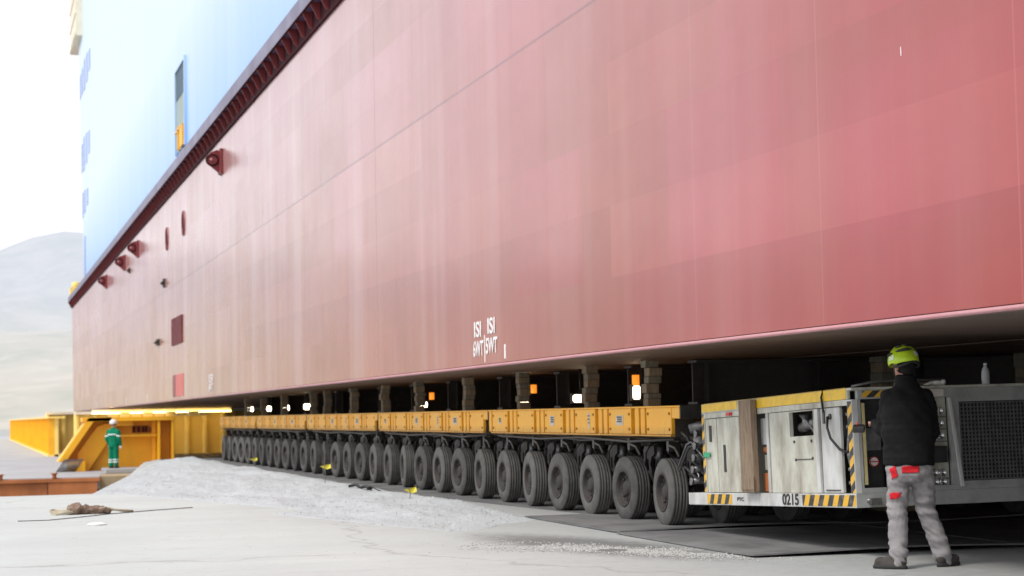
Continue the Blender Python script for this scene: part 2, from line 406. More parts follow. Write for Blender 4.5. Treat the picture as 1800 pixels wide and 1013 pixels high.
def hill_mat():
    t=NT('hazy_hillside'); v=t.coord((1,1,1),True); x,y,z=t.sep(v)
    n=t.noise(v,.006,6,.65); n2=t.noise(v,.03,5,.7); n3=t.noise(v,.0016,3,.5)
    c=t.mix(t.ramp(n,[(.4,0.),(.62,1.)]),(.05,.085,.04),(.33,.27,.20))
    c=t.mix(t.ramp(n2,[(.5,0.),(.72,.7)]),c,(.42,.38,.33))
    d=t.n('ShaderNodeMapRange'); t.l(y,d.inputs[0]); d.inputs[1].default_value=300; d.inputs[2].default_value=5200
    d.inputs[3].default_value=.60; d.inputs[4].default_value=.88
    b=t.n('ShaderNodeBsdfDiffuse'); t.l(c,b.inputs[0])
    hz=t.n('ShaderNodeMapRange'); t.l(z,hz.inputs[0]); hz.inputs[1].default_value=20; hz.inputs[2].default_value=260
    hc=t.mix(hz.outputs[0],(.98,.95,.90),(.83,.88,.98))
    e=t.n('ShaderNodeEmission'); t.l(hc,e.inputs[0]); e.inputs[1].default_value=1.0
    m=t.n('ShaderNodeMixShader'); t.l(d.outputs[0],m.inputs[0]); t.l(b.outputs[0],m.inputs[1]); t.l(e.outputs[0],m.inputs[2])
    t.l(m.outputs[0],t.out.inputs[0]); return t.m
M['hill']=hill_mat()
def cloth(name,c,c2,rough=.85,sc_=30,bump=.3):
    t=NT(name); v=t.coord(); n=t.noise(v,5,4,.6); w=t.noise(v,sc_*6,2,.5)
    t.bsdf(t.mix(t.ramp(n,[(.35,0.),(.7,1.)]),c,c2),rough,0,t.bump(t.math('ADD',n,w),bump,.004),.25); return t.m
M['jacket']=cloth('black_fleece',(.005,.005,.0055),(.010,.010,.011),.92)
M['trouser']=cloth('grey_work_cloth',(.33,.31,.315),(.22,.205,.21))
M['redcloth']=cloth('red_pocket_cloth',(.62,.02,.03),(.5,.015,.02))
M['skin']=cloth('skin',(.50,.27,.19),(.44,.22,.16),.5,30,.05)
M['hair']=cloth('dark_hair',(.006,.005,.005),(.012,.010,.009))
M['shoe']=cloth('grey_suede',(.085,.075,.07),(.05,.045,.04))
M['sole']=plain('shoe_sole',(.03,.03,.03),.8)
M['lime']=paint('lime_helmet_shell',(.50,.72,.02),.28,0,(.4,.6,.05),.3,8,.02)
M['greencloth']=cloth('green_coverall',(.0,.22,.11),(.0,.15,.08))
M['reflect']=plain('reflective_tape',(.75,.85,.82),.4)
M['white']=paint('white_plastic',(.82,.82,.80),.35,0,(.7,.68,.62),.3,8,.02)
M['bottle']=plain('clear_bottle_plastic',(.55,.58,.60),.15)
M['yellowflag']=plain('yellow_tape',(.75,.65,.05),.5)
M['brownrag']=cloth('brown_rag',(.28,.20,.15),(.12,.08,.06))
M['rope']=cloth('pale_rope',(.50,.45,.34),(.32,.26,.18))
M['amber']=plain('amber_glow',(.9,.5,.1),.4,0,(1,.27,.02),1.1)
M['lamp']=plain('warm_lamp_lens',(.9,.85,.7),.4,0,(1,.86,.60),9)

# ------------------------------------------------------------------ camera, world, sun
CAMH=1.341; yaw,pitch,roll=.272,.064,radians(1.1)
F=Vector((sin(yaw)*cos(pitch),cos(yaw)*cos(pitch),sin(pitch))); R0=Vector((cos(yaw),-sin(yaw),0)); U0=R0.cross(F)
R=R0*cos(roll)-U0*sin(roll); U=U0*cos(roll)+R0*sin(roll)
cd=bpy.data.cameras.new('camera'); cam=bpy.data.objects.new('camera',cd); col.objects.link(cam)
mw=Matrix((R,U,-F)).transposed().to_4x4(); mw.translation=(0,0,CAMH); cam.matrix_world=mw
cd.lens=36*3415/1800; cd.sensor_width=36; cd.clip_end=20000; cd.clip_start=.05
cd.dof.use_dof=True; cd.dof.focus_distance=17.5; cd.dof.aperture_fstop=3.0
sc.camera=cam
W=bpy.data.worlds.new('World'); sc.world=W; W.use_nodes=True; wt=W.node_tree; wt.nodes.clear()
sky=wt.nodes.new('ShaderNodeTexSky'); sky.sky_type='NISHITA'; sky.sun_disc=False
SUN_EL,SUN_AZ=52,-118      # azimuth measured from +Y towards +X
sky.sun_elevation=radians(SUN_EL); sky.sun_rotation=radians(SUN_AZ); sky.air_density=1.2; sky.dust_density=3
mx=wt.nodes.new('ShaderNodeMix'); mx.data_type='RGBA'; mx.inputs[0].default_value=.86
wt.links.new(sky.outputs[0],mx.inputs[6]); mx.inputs[7].default_value=(11.5,11.7,12.3,1)
bg=wt.nodes.new('ShaderNodeBackground'); bg.inputs[1].default_value=.116; wt.links.new(mx.outputs[2],bg.inputs[0])
wo=wt.nodes.new('ShaderNodeOutputWorld'); wt.links.new(bg.outputs[0],wo.inputs[0])
sl=bpy.data.lights.new('sun','SUN'); sl.energy=2.3; sl.angle=radians(14); sl.color=(1,.96,.9)
so=bpy.data.objects.new('sun',sl); col.objects.link(so)
sd=Vector((sin(radians(SUN_AZ))*cos(radians(SUN_EL)),cos(radians(SUN_AZ))*cos(radians(SUN_EL)),sin(radians(SUN_EL))))
so.rotation_euler=(-sd).to_track_quat('-Z','Y').to_euler(); so.location=(-20,-10,30)
sc.view_settings.view_transform='Standard'; sc.view_settings.look='None'; sc.view_settings.exposure=0
sc.render.engine='CYCLES'
try: sc.cycles.use_denoising=True; sc.cycles.max_bounces=8; sc.cycles.diffuse_bounces=4
except Exception: pass

# ------------------------------------------------------------------ setting
m=MB(); m.add([(-9000,-3000,-3),(9000,-3000,-3),(9000,15000,-3),(-9000,15000,-3)],[(0,1,2,3)])
tag(m.build('water',M['water']),kind='structure')
# quay: top slab with the basin cut out on the far left
m=MB(); poly=[(-400,-400),(400,-400),(400,66),(6.0,66),(5.2,62),(4.0,51),(2.7,38.5),(2.3,36.6),(-60,33.0),(-400,20)]
m.prism(poly,'z',-3.5,0.0); tag(m.build('quay_ground',M['ground']),kind='structure')
# hills across the water
def ridge(name,y0,depth,prof,amp,nx=150,ny=14,x0=-6000,x1=4500,seed=0):
    m=MB(); vs=[];fs=[]
    for j in range(ny):
        t=j/(ny-1)
        for i in range(nx):
            x=x0+(x1-x0)*i/(nx-1)
            h=prof(x)*(sin(min(1,t*1.15)*pi/2)**1.1)*(1 if t<.9 else .6)
            h+=amp*min(1,t*3)*(noise.fractal(Vector((x*.0021+seed,t*2.5,seed*.7)),1.0,2.1,5))
            vs.append((x,y0+depth*t,max(-4,h-3 if t>0 else -4)))
    for j in range(ny-1):
        for i in range(nx-1): a=j*nx+i; fs.append((a,a+1,a+nx+1,a+nx))
    m.add(vs,fs,0,True); return tag(m.build(name,M['hill']),kind='structure')
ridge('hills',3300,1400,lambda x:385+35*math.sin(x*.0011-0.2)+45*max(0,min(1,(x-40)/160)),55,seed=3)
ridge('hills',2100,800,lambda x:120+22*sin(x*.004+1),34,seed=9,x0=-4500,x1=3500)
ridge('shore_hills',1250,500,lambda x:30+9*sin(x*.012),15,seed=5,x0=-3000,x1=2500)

# haul road: dark steel plates laid along the train
roadg=MB()
roadg.prism([(6.0,66),(40,66),(40,24.05),(7.74,24.1),(7.2,30)],'z',.002,.006)
tag(roadg.build('haul_road',M['plate']),kind='structure')
random.seed(3)
labels_p=['dark road plate corner nearest the camera, edge lifted under the power pack','dark road plate under the first transporter tyres','dark road plate to the right of the standing worker','dark road plate deep under the hull']
pl=[(6.74,16.3,9.45,20.15,.0),(6.80,20.2,9.5,24.0,-.03),(9.5,15.95,14.5,20.1,.0),(9.56,20.15,14.5,24.0,0)]
for i,(x0,y0,x1,y1,a) in enumerate(pl):
    m=MB(); nx,ny=26,30; vs=[]; fs=[]
    for j in range(ny+1):
        for ii in range(nx+1):
            x=x0+(x1-x0)*ii/nx; y=y0+(y1-y0)*j/ny
            if i==0 and j==0: y-= .10*(ii/nx)
            if i==0 and ii==0: x+= .10*(1-j/ny)*0
            e=min(1,(j/ny)*5); lift=(.022+.014*sin(x*1.7))*(1-e)**2
            vs.append((x,y,.022+lift))
    for j in range(ny):
        for ii in range(nx): b=j*(nx+1)+ii; fs.append((b,b+1,b+nx+2,b+nx+1))
    m.add(vs,fs)
    o=m.build('road_plate',M['plate']); s=o.modifiers.new('s','SOLIDIFY'); s.thickness=.014; s.offset=-1
    tag(o,labels_p[i],'steel plate','steel road plates under the transporter')

# gravel bank along the haul road
def bank_h(X,Y):
    left=2.05+ (Y-36)*(.135) if Y>36 else 3.9+(36-Y)*.10-1.35*max(0,(Y-27)/9)
    # foot of the bank on the near side
    if Y<27: left=3.95+(27-Y)*.24
    right=7.05
    if X<left-.0 or X>right: return -1
    w=right-left; t=(X-left)/w
    front=20.2+(X-4.2)*1.25+.9*noise.noise(Vector((X*1.3,0,7)))
    if Y<front: return -1
    ff=min(1,(Y-front)/3.5)
    crest=.15 if Y>40 else .15*(max(0,(Y-17.5))/22.5)**.7
    if Y>40: crest=.15-.05*min(1,(Y-40)/12)
    prof=min(1,t/.45)**.8*min(1,(1-t)/.22)**.9
    end=min(1,max(0,(64.5-Y)/3.0))
    h=crest*prof*end*ff
    h+= (.085*noise.fractal(Vector((X*.9,Y*.45,0)),1,2.1,5)+.018*noise.noise(Vector((X*7,Y*7,3))))*min(1,h/.06+.15)*min(1,t*6)*min(1,ff*3)
    return h
m=MB(); xs=np.linspace(1.8,7.2,120); ys=[17.5+i*.12 for i in range(200)]+[41.5+i*.25 for i in range(95)]
vs=[];fs=[]
H={}
for j,Y in enumerate(ys):
    for i,X in enumerate(xs):
        h=bank_h(X,Y); H[(j,i)]=h; vs.append((X,Y,h if h>.0 else -.05))
nx=len(xs)
for j in range(len(ys)-1):
    for i in range(nx-1):
        if max(H[(j,i)],H[(j,i+1)],H[(j+1,i)],H[(j+1,i+1)])>0:
            a=j*nx+i; fs.append((a,a+1,a+nx+1,a+nx))
m.add(vs,fs,0,True)
tag(m.build('gravel_bank',M['gravel']),'long low bank of pale grey crushed stone along the haul road','gravel',kind='stuff')
# loose chips
def chips(name,pts,label,mat,smin,smax):
    m=MB()
    for (x,y,z) in pts:
        s=random.uniform(smin,smax)
        Mx=Matrix.Translation((x,y,z+s*.25))@Matrix.Rotation(random.uniform(0,6.3),4,'Z')@Matrix.Rotation(random.uniform(-.6,.6),4,'X')@Matrix.Diagonal((s,s*random.uniform(.6,1),s*random.uniform(.4,.8),1))
        vs=[Vector(p)*random.uniform(.8,1.2) for p in ((1,0,0),(-1,0,0),(0,1,0),(0,-1,0),(0,0,1),(0,0,-1))]
        m.add(vs,[(0,2,4),(2,1,4),(1,3,4),(3,0,4),(2,0,5),(1,2,5),(3,1,5),(0,3,5)],0,False,Mx)
    return tag(m.build(name,mat),label,'gravel',kind='stuff')
random.seed(11); pts=[]
while len(pts)<3200:
    Y=18+ (46*random.random()**1.7); X=random.uniform(2.4,7.15); h=bank_h(X,Y)
    if h>.0: pts.append((X,Y,h))
chips('gravel_stones',pts,'loose crushed stones lying over the grey gravel bank',M['stone2'],.005,.016)
pts=[]
while len(pts)<4200:
    t=random.random(); cx=5.1+1.75*t; cy=19.1-2.5*t
    X=random.gauss(cx,.16+.10*sin(t*9)); Y=random.gauss(cy,.30)
    if noise.noise(Vector((X*2.2,Y*1.6,1)))>-.28 and not(X>6.72 and Y>16.2): pts.append((X,Y,.0))
chips('gravel_scatter',pts,'pale stone chips strewn over the concrete by the plate corner',M['stone'],.004,.015)
pts=[(random.uniform(1,8.5),random.uniform(14.9,32),0) for _ in range(500)]
pts=[p for p in pts if not(p[0]>6.6 and p[1]>15.9)]
chips('grit',pts,'sparse grit scattered on the pale concrete',M['stone'],.003,.009)

# barge beyond the quay edge
m=MB()
m.prism([(-60,68.6-2.4),(4.05,65.4),(4.35,69.2),(45,69.2),(45,260),(-60,260)],'z',-.9,-.5)
m.prism([(4.5,69.0),(9.5,69.0),(9.5,71.7),(4.5,71.7)],'z',-.5,-.36)
bd=tag(m.build('barge_deck',M['deck']),kind='structure')
barge=empty('barge_side',(0,66,-3)); tag(barge,'rust brown steel side of the barge moored beyond the quay edge','barge')
m=MB()
for i in range(40):
    x0=-60+i*1.6; x1=min(x0+1.57,4.02); 
    ya=65.4+(66.2-65.4)*(4.05-x0)/64; off=.05 if i%2 else 0
    m.box(x0,x1,ya-66-.12-off,ya-66+.2,0,2.36)
m.build('side_plating',M['rust'],barge)
m=MB(); m.box(-60,4.05,-.78,-.5,2.36,2.47); m.build('rubbing_edge',M['rust'],barge)
for x in (-6.5,-3.6,-1.4,.9,2.6):
    m=MB(); m.cyl((x,-.72,2.47),(x,-.72,2.62),.07,n=10); m.cyl((x,-.72,2.62),(x,-.72,2.66),.11,n=10); m.build('bollard',M['rust'],barge)
m=MB(); m.box(4.06,9.8,-.0,2.95,.0,2.49); m.build('end_wall',M['tanwall'],barge)
m=MB(); m.box(6.9,34,74.5,101,-.5,-.44); m.box(7.0,34,66.2,69.0,-.5,-.3); tag(m.build('deck_shadow_plate',M['deck2']),kind='structure')  # dark brown sheets put in for the hull's shadow on the deck

# ------------------------------------------------------------------ the hull
HX=6.84; ZB,ZT=1.985,9.36; Y0,Y1=-18,138.6
ship=empty('ship_hull',(HX,0,0)); tag(ship,'giant red steel hull block with pale blue upper side, carried over the transporter rows','ship hull')
def P(mb,name,mat,bevel=0): 
    o=mb.build(name,mat,ship,bevel); o.location=(-HX,0,0); return o
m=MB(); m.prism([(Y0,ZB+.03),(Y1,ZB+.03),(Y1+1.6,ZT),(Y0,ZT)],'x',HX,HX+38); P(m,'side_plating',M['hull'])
m=MB(); m.box(HX+.02,HX+37.9,Y0,Y1-.02,ZB-.02,ZB+.028)
for k in range(1,12): m.box(HX+k*3.1,HX+k*3.1+.05,Y0,Y1-.05,ZB-.028,ZB-.02)
P(m,'bottom_plating',M['hull_bottom'])
m=MB(); m.tube([(HX+.01,Y0,ZB+.005),(HX+.01,Y1,ZB+.005)],.020,10); P(m,'chine_highlight_bar',M['chine'])
# ledge with brackets
m=MB(); m.prism([(HX-.26,9.68),(HX+.3,9.68),(HX+.3,10.06),(HX-.22,10.06),(HX-.26,10.02)],'y',Y0,Y1+1.9); ledge=P(m,'ledge',M['navy'])
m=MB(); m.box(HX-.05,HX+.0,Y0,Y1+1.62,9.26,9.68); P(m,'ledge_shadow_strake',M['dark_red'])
bm=MB(); bm.prism([(0,-.36),(0,0),(-.20,0),(-.20,-.05),(-.06,-.34)],'y',-.015,.015)
me=bm.mesh('bracket',M['maroon'])
far=MB()
for i in range(160):
    y=140-.95*i
    if y<-10: break
    if y>37+0 and i<=108 and i>8:
        o=bpy.data.objects.new('bracket',me); col.objects.link(o); o.parent=ledge; o.location=(HX-.05,y,9.68)
    else:
        far.prism([(HX-.05,9.32),(HX-.05,9.68),(HX-.25,9.68),(HX-.25,9.63),(HX-.11,9.34)],'y',y-.012,y+.012)
o=P(far,'brackets',M['maroon']); o['kind']='stuff'
m=MB(); m.tube([(HX-.25,Y0,9.66),(HX-.25,Y1+1.8,9.66)],.025,8); P(m,'ledge_lip',M['dark_red'])
# blue upper hull, end wall raked a little
Yb=126.0
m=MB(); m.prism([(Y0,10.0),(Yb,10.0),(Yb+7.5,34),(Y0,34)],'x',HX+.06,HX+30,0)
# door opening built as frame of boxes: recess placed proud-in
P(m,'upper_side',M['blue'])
m=MB(); m.box(HX+.03,HX+.2,64.62,67.5,10.5,13.3); rec=P(m,'doorway',M['recess'])
m=MB()
for a,b,c,d in ((64.5,64.62,10.42,13.42),(67.5,67.62,10.42,13.42),(64.62,67.5,13.3,13.42)): m.box(HX-.03,HX+.2,a,b,c,d)
fr=m.build('door_frame',M['blue'],rec)
m=MB(); m.box(HX+.02,HX+.2,64.62,67.5,12.3,13.3); m.build('door_head',plain('deep_teal',(.01,.06,.10),.5),rec)
m=MB(); m.box(HX-.05,HX+.05,65.0,65.9,10.5,11.15); m.box(HX-.06,HX+.05,66.4,66.6,10.5,11.3); m.box(HX-.06,HX+.05,65.0,67.4,11.15,11.2); m.build('yellow_rail',M['yellow_steel'],rec)
# small windows near the far end in stepped rows
for z_,ys_ in ((23.1,(118.8,121.4,124.0,126.6,128.9)),(18.2,(119.6,122.3,125.0,127.3)),(15.1,(121.6,124.3,126.6))):
    for q,yy in enumerate(ys_):
        hh=(1.2,1.7,1.9,1.6,1.5)[q]*(1.1 if z_<20 else 1)*(.75 if z_<16 else 1)
        m=MB(); m.box(HX+.03,HX+.06,yy-.62,yy+.62,z_-hh/2,z_+hh/2); P(m,'window',M['darkblue'])
m=MB(); m.box(HX+.03,HX+.06,123.9,125.2,10.4,12.9); P(m,'window',M['darkblue'])
# stair tower at the far end of the blue side
m=MB(); m.box(HX-.32,HX+5,127.0,134.2,26.2,34)
for k in range(6): m.box(HX-.38,HX-.3,127.0,134.3,26.3+k*1.3,26.4+k*1.3)
P(m,'stair_tower',M['cream'])
m=MB(); m.box(HX-.3,HX+.4,136.6,137.5,10.0,10.5); m.cyl((HX+.1,137,10.5),(HX+.1,137,10.9),.25); P(m,'yellow_roller',M['pale_yellow'])
# pad lugs under the ledge
for yy in (54.8,83.5,90.9,103.4):
    pr=[(0,.40),(-.22,.42),(-.42,.33),(-.55,.14),(-.56,-.04),(-.44,-.20),(-.26,-.36),(-.10,-.50),(0,-.52)]
    m=MB(); m.prism(pr,'y',-.07,.07); m.prism([(0,.46),(-.12,.46),(-.12,-.5),(0,-.56)],'y',-.32,.32)
    lug=m.build('pad_lug',M['maroon'],ship,.02); lug.location=(0,yy,8.60); lug.scale=(.78,.8,.72)
    m=MB(); m.lathe([(-.13,.001),(-.13,.05),(-.10,.06)],'y',(-.40,0,.04),16); m.build('pin',M['chine'],lug)
    m=MB(); m.lathe([(-.10,.18),(-.105,.24),(-.07,.25)],'y',(-.36,0,.02),20); m.build('boss',M['dark_red'],lug)
# elliptical openings
for yy in (65.2,70.9):
    m=MB(); m.lathe([(-.012,.001),(-.012,.95)],'x',(0,0,0),24,smooth=False)
    for i,v in enumerate(m.v): m.v[i]=(v[0],v[1]*.34,v[2]*.40)
    o=m.build('slot_opening',M['dark_red'],ship); o.location=(0,yy,7.86)
    m=MB(); m.lathe([(-.01,.95),(-.045,.97),(-.045,1.04),(0,1.08)],'x',(0,0,0),24)
    for i,v in enumerate(m.v): m.v[i]=(v[0],v[1]*.34,v[2]*.40)
    m.build('rim',M['maroon'],o)
# sea chest grating and bright unpainted door patch
m=MB(); m.box(-.012,0,-1.65,1.65,-.47,.47); g=m.build('intake_grating',M['dark_red'],ship); g.location=(0,67.55,4.38)
m=MB()
for k in range(9): m.box(-.05,-.012,-1.6+k*.4-.07,-1.6+k*.4+.07,-.47,.47)
m.build('grating_bars',M['maroon'],g)
m=MB(); m.box(-.012,0,-1.75,1.75,-.38,.38); g=m.build('hull_patch',M['panel_red'],ship); g.location=(0,67.4,2.49)
m=MB(); m.box(-.02,-.012,.85,1.75,-.38,.38); m.build('patch_edge',M['maroon'],g)
for yy,zz,sy,sz in ((74.5,4.25,.8,.12),(71.9,6.32,.3,.16),(88,8.0,.2,.12)):
    m=MB(); m.box(-.08,0,-sy/2,sy/2,-sz,sz); m.cyl((-.1,-sy/2,0),(-.1,sy/2,0),.06); o=m.build('drain_fitting',M['steel'],ship); o.location=(0,yy,zz)
# painted draught and frame marks, text runs towards -Y (reads left to right from outside)
def hull_text(s,y,z,size,fit,bold=.006):
    Mt=Matrix(((0,0,-1,HX-.006),(-1,0,0,y),(0,1,0,z),(0,0,0,1)))
    o=text_mb(s,size,.002,M['white_mark'],'frame_marking',ship,Mt,bold,1,fit); o.location=(-HX,0,0); return o
hull_text('ISI',26.34,2.50,.30,.38); hull_text('ISI',25.60,2.52,.30,.38)
hull_text('6WT',26.32,2.23,.30,.56); hull_text('5WT',25.60,2.25,.30,.60)
m=MB(); m.box(HX-.008,HX,25.95,25.985,2.04,2.42); P(m,'frame_mark_line',M['white_mark'])
hull_text('ISI',57.9,2.51,.34,.9); hull_text('6WT',57.9,2.24,.34,1.0)
for yy in (24.9,66.0,79.5,90.5,112.0): 
    m=MB(); m.box(HX-.008,HX,yy-.02-.0*yy,yy+.02+.001*yy,2.06,2.06+.14+.002*yy); P(m,'frame_mark_line',M['white_mark'])
m=MB(); m.box(HX-.006,HX,13.335,13.342,4.00,4.07); P(m,'chalk_tick',M['white_mark'])

# ------------------------------------------------------------------ transporter modules
def wheel_meshes():
    t=MB(); Rr=.392; w=.112
    prof=[(-w+.012,.225),(-w+.002,.25),(-w,.30),(-w+.004,.345),(-w+.022,.376)]
    xs_=[-.085,-.058,-.052,-.024,-.018,.018,.024,.052,.058,.085]
    for i in range(0,10,2):
        a,b=xs_[i],xs_[i+1]
        prof+=[(a,Rr-.004*abs(a)/.085*1.5),(b,Rr-.004*abs(b)/.085*1.5)]
        if i<8: prof+=[(b+.001,Rr-.014),(xs_[i+2]-.001,Rr-.014)]
    prof+=[(w-.022,.376),(w-.004,.345),(w,.30),(w-.002,.25),(w-.012,.225)]
    t.lathe(prof,'x',(0,0,0),36,0)
    # sidewall ring and dusty grooves
    for a in (-.038,.038):
        t.lathe([(a-.0035,Rr-.004),(a+.0035,Rr-.004)],'x',(0,0,0),36,1)
    me=t.mesh('wheel',[M['tyre'],M['tyre_groove']])
    for p in me.polygons: p.use_smooth=True
    # keep groove edges crisp
    r=MB()
    r.lathe([(-.10,.226),(-.112,.222),(-.108,.205),(-.075,.195),(-.045,.185),(-.04,.10),(-.075,.085),(-.085,.07),(-.085,.001)],'x',(0,0,0),24)
    r.lathe([(.10,.226),(.112,.222),(.108,.205),(.04,.185),(.03,.10),(.04,.001)],'x',(0,0,0),24)
    for k in range(8):
        t_=2*pi*k/8; r.cyl((-.075,.14*cos(t_),.14*sin(t_)),(-.038,.14*cos(t_),.14*sin(t_)),.013,n=6)
    r.cyl((-.12,.21*cos(1),.21*sin(1)),(-.09,.19*cos(1),.19*sin(1)),.006,n=6)
    return me, r.mesh('rim',M['rim'])
WM,RM=wheel_meshes()
def bogie_mesh():
    m=MB()
    m.cyl((0,0,1.035),(0,0,.97),.24,n=20); m.cyl((0,0,.97),(0,0,.90),.17,n=16)
    # curved gooseneck arm reaching back to the axle
    for s in (-.055,.055):
        m.prism([(-.15,.92),(.14,.92),(.20,.84),(.17,.70),(.02,.46),(-.06,.34),(-.14,.36),(-.12,.50),(-.02,.68),(-.06,.76),(-.16,.80)],'x',s-.02,s+.02)
    m.cyl((-.40,-.05,.392),(.40,-.05,.392),.045,n=12)
    m.cyl((-.2,-.05,.392),(.2,-.05,.392),.075,n=12)
    m.box(-.09,.09,.05,.17,.60,.74); m.tube([(-.12,.2,.98),(-.2,.28,.9),(-.19,.3,.75),(-.1,.22,.6),(-.08,.05,.5)],.014,6)
    m.tube([(.12,-.1,.98),(-.15,-.26,.93),(-.24,-.3,.82),(-.2,-.2,.62),(-.08,-.08,.45)],.012,6)
    m.tube([(-.22,.0,.99),(-.27,.12,.92),(-.26,.2,.84),(-.12,.22,.78)],.016,6)
    # curved mud flap bracket
    m.tube([(-.33,-.34,.80),(-.33,-.22,.90),(-.33,-.02,.93),(-.28,.02,.99)],.018,6)
    m.box(-.34,-.2,-.02,.05,.86,1.0)
    return m.mesh('bogie',M['steel'])
def cyl_mesh():
    m=MB(); m.cyl((0,-.19,.90),(0,-.10,.62),.045,n=12,mi=0); m.cyl((0,-.10,.62),(0,-.03,.42),.026,n=10,mi=1)
    return m.mesh('hydraulic_cylinder',[M['steel2'],M['chrome']])
BM_,CM_=bogie_mesh(),cyl_mesh()
ZC0,ZC1=1.045,1.385
def make_module():
    root=empty('transporter_module',(0,0,0))   # origin: near outer corner on the ground, length 8.4 along +Y
    m=MB()
    m.box(.06,2.37,.30,8.36,ZC0+.01,ZC1-.02,mi=1)             # core, groove shade put in as darker orange
    m.box(.06,2.37,.02,.30,1.235,ZC1-.02)                # overhanging near end
    m.box(.0,2.43,.0,8.385,ZC1-.022,ZC1)              # top plate
    m.box(.02,2.41,.36,8.30,ZC0-.012,ZC0+.01)            # bottom flange
    for k in range(6):
        c=.70+1.4*k
        a=c-.70+.22; 
        # wide panel between double stiffeners
        y0=c-.42; y1=c+.42
        for s in (0,1):
            xa,xb=((.005,.06) if s==0 else (2.37,2.425))
            m.box(xa,xb,y0,y1,ZC0+.012,ZC1-.024)
            ya,yb=c+.42+.07,c+.42+.07+.40
            if k==5: yb=min(yb,8.33)
            if k<6: m.box(xa,xb,ya,min(yb,8.33) if k==5 else ya+.14,ZC0+.012,ZC1-.024)
            if k<5: m.box(xa,xb,ya+.21,ya+.35-.0,ZC0+.012,ZC1-.024)
    m.box(.005,.06,.02,.26,1.24,ZC1-.024)
    ch=m.build('chassis',[M['orange'],M['dkorange']],root,.006)
    m=MB(); m.cyl((.005,0,0),(-.006,0,0),.016,n=8); bme=m.mesh('bolt',M['dkorange'])
    for k in range(6):
        c=.70+1.4*k
        for yy in (c-.36,c+.36):
            for zz in (ZC0+.07,ZC1-.09):
                b=bpy.data.objects.new('bolt',bme); col.objects.link(b); b.parent=ch; b.location=(0,yy,zz)
    m=MB(); m.box(.0,2.43,-.03,-.002,1.236,ZC1+.002); m.build('dark_end_plate',M['steel'],ch)  # dark plate covering the orange end face
    m=MB(); m.box(.045,2.40,.27,.298,ZC0-.014,1.232); m.build('dark_end_plate',M['steel'],ch)
    random.seed(5)
    for k,(dy,w,h) in enumerate([None,(.0,.26,.12),(-.18,.07,.20),(.06,.20,.13),None,(-.02,.12,.10)] and [(9,0,0),(.0,.26,.12),(-.18,.07,.20),(.06,.20,.13),(9,0,0),(-.02,.12,.10)]):
        if dy>1: continue
        c=.70+1.4*k+dy; zc=1.22
        m=MB(); m.box(.0,.0045,c-w/2,c+w/2,zc-h/2,zc+h/2); d=m.build('data_plate',M['sticker'],ch)
        m=MB()
        for r_ in range(3):
            x0=c-w*.36; 
            while x0<c+w*.3:
                ww=random.uniform(.01,.035); m.box(-.002,.0,x0,x0+ww,zc+h*(.25-.22*r_),zc+h*(.25-.22*r_)+.018); x0+=ww+.01
        m.build('plate_print',M['ink'],d)
    m=MB(); m.box(.25,2.2,.05,8.3,.99,ZC0-.014)
    m.tube([(.12,.5,1.0),(.14,2.2,.96),(.12,4,1.0),(.14,6,.965),(.12,8.2,1.0)],.02,6)
    m.tube([(.17,.5,.98),(.2,2.0,1.0),(.17,4.2,.96),(.2,6,1.0),(.17,8.2,.98)],.016,6)
    m.build('underframe',M['steel'],root)
    random.seed(9)
    for k in range(6):
        y=.70+1.4*k
        for (cx,sd_) in ((.47,1),(1.96,-1)):
            st=radians(random.uniform(-2.5,2.5))
            b=bpy.data.objects.new('bogie',BM_); col.objects.link(b); b.parent=root; b.location=(cx,y+.05,0)
            b.rotation_euler=(0,0,st)
            c=bpy.data.objects.new('hydraulic_cylinder',CM_); col.objects.link(c); c.parent=b
            for dx in (-.335,.335):
                w=bpy.data.objects.new('wheel',WM); col.objects.link(w); w.parent=root
                w.location=(cx+dx,y,.392); w.rotation_euler=(random.uniform(0,6.28),0,st if dx<0 else st+pi)
                r=bpy.data.objects.new('rim',RM); col.objects.link(r); r.parent=w
    return root
mod=make_module()
order=['first','second','third','fourth','fifth']
spots=[]
for r_,X in enumerate((7.62,12.1)):
    for k in range(5): spots.append((r_,k,X,20.46+8.4*k))
for (r_,k,X,Y) in spots:
    o=mod if (r_,k)==(0,0) else copy_tree(mod)
    o.location=(X,Y,0)
    if r_==0: lab=['orange six-axle transporter module nearest the power pack, outer row','orange transporter module second from the power pack in the outer row','orange transporter module in the middle of the outer row','orange transporter module fourth from the power pack in the outer row','orange transporter module at the far end of the outer row, by the yellow girders'][k]
    else: lab=['shadowed transporter module behind the power pack, inner row','shadowed inner-row transporter module second from the camera','shadowed inner-row transporter module in the middle of its row','shadowed inner-row transporter module fourth from the camera','shadowed inner-row transporter module at the far end of its row'][k]
    ws=[c for c in bpy.data.objects if c.parent==o and c.name.split('.')[0]=='wheel']
    rs_=random.Random(31*k+7*r_)
    for q in range(0,len(ws),2):
        dz=radians(rs_.choice([0,0,1,-1.5,2,3.5,-2.5,5 if k>1 else 1]))
        for w_ in ws[q:q+2]: w_.rotation_euler[2]+=dz; w_.rotation_euler[0]+=rs_.uniform(0,6)
    tag(o,lab,'transporter','self-propelled transporter modules under the hull')

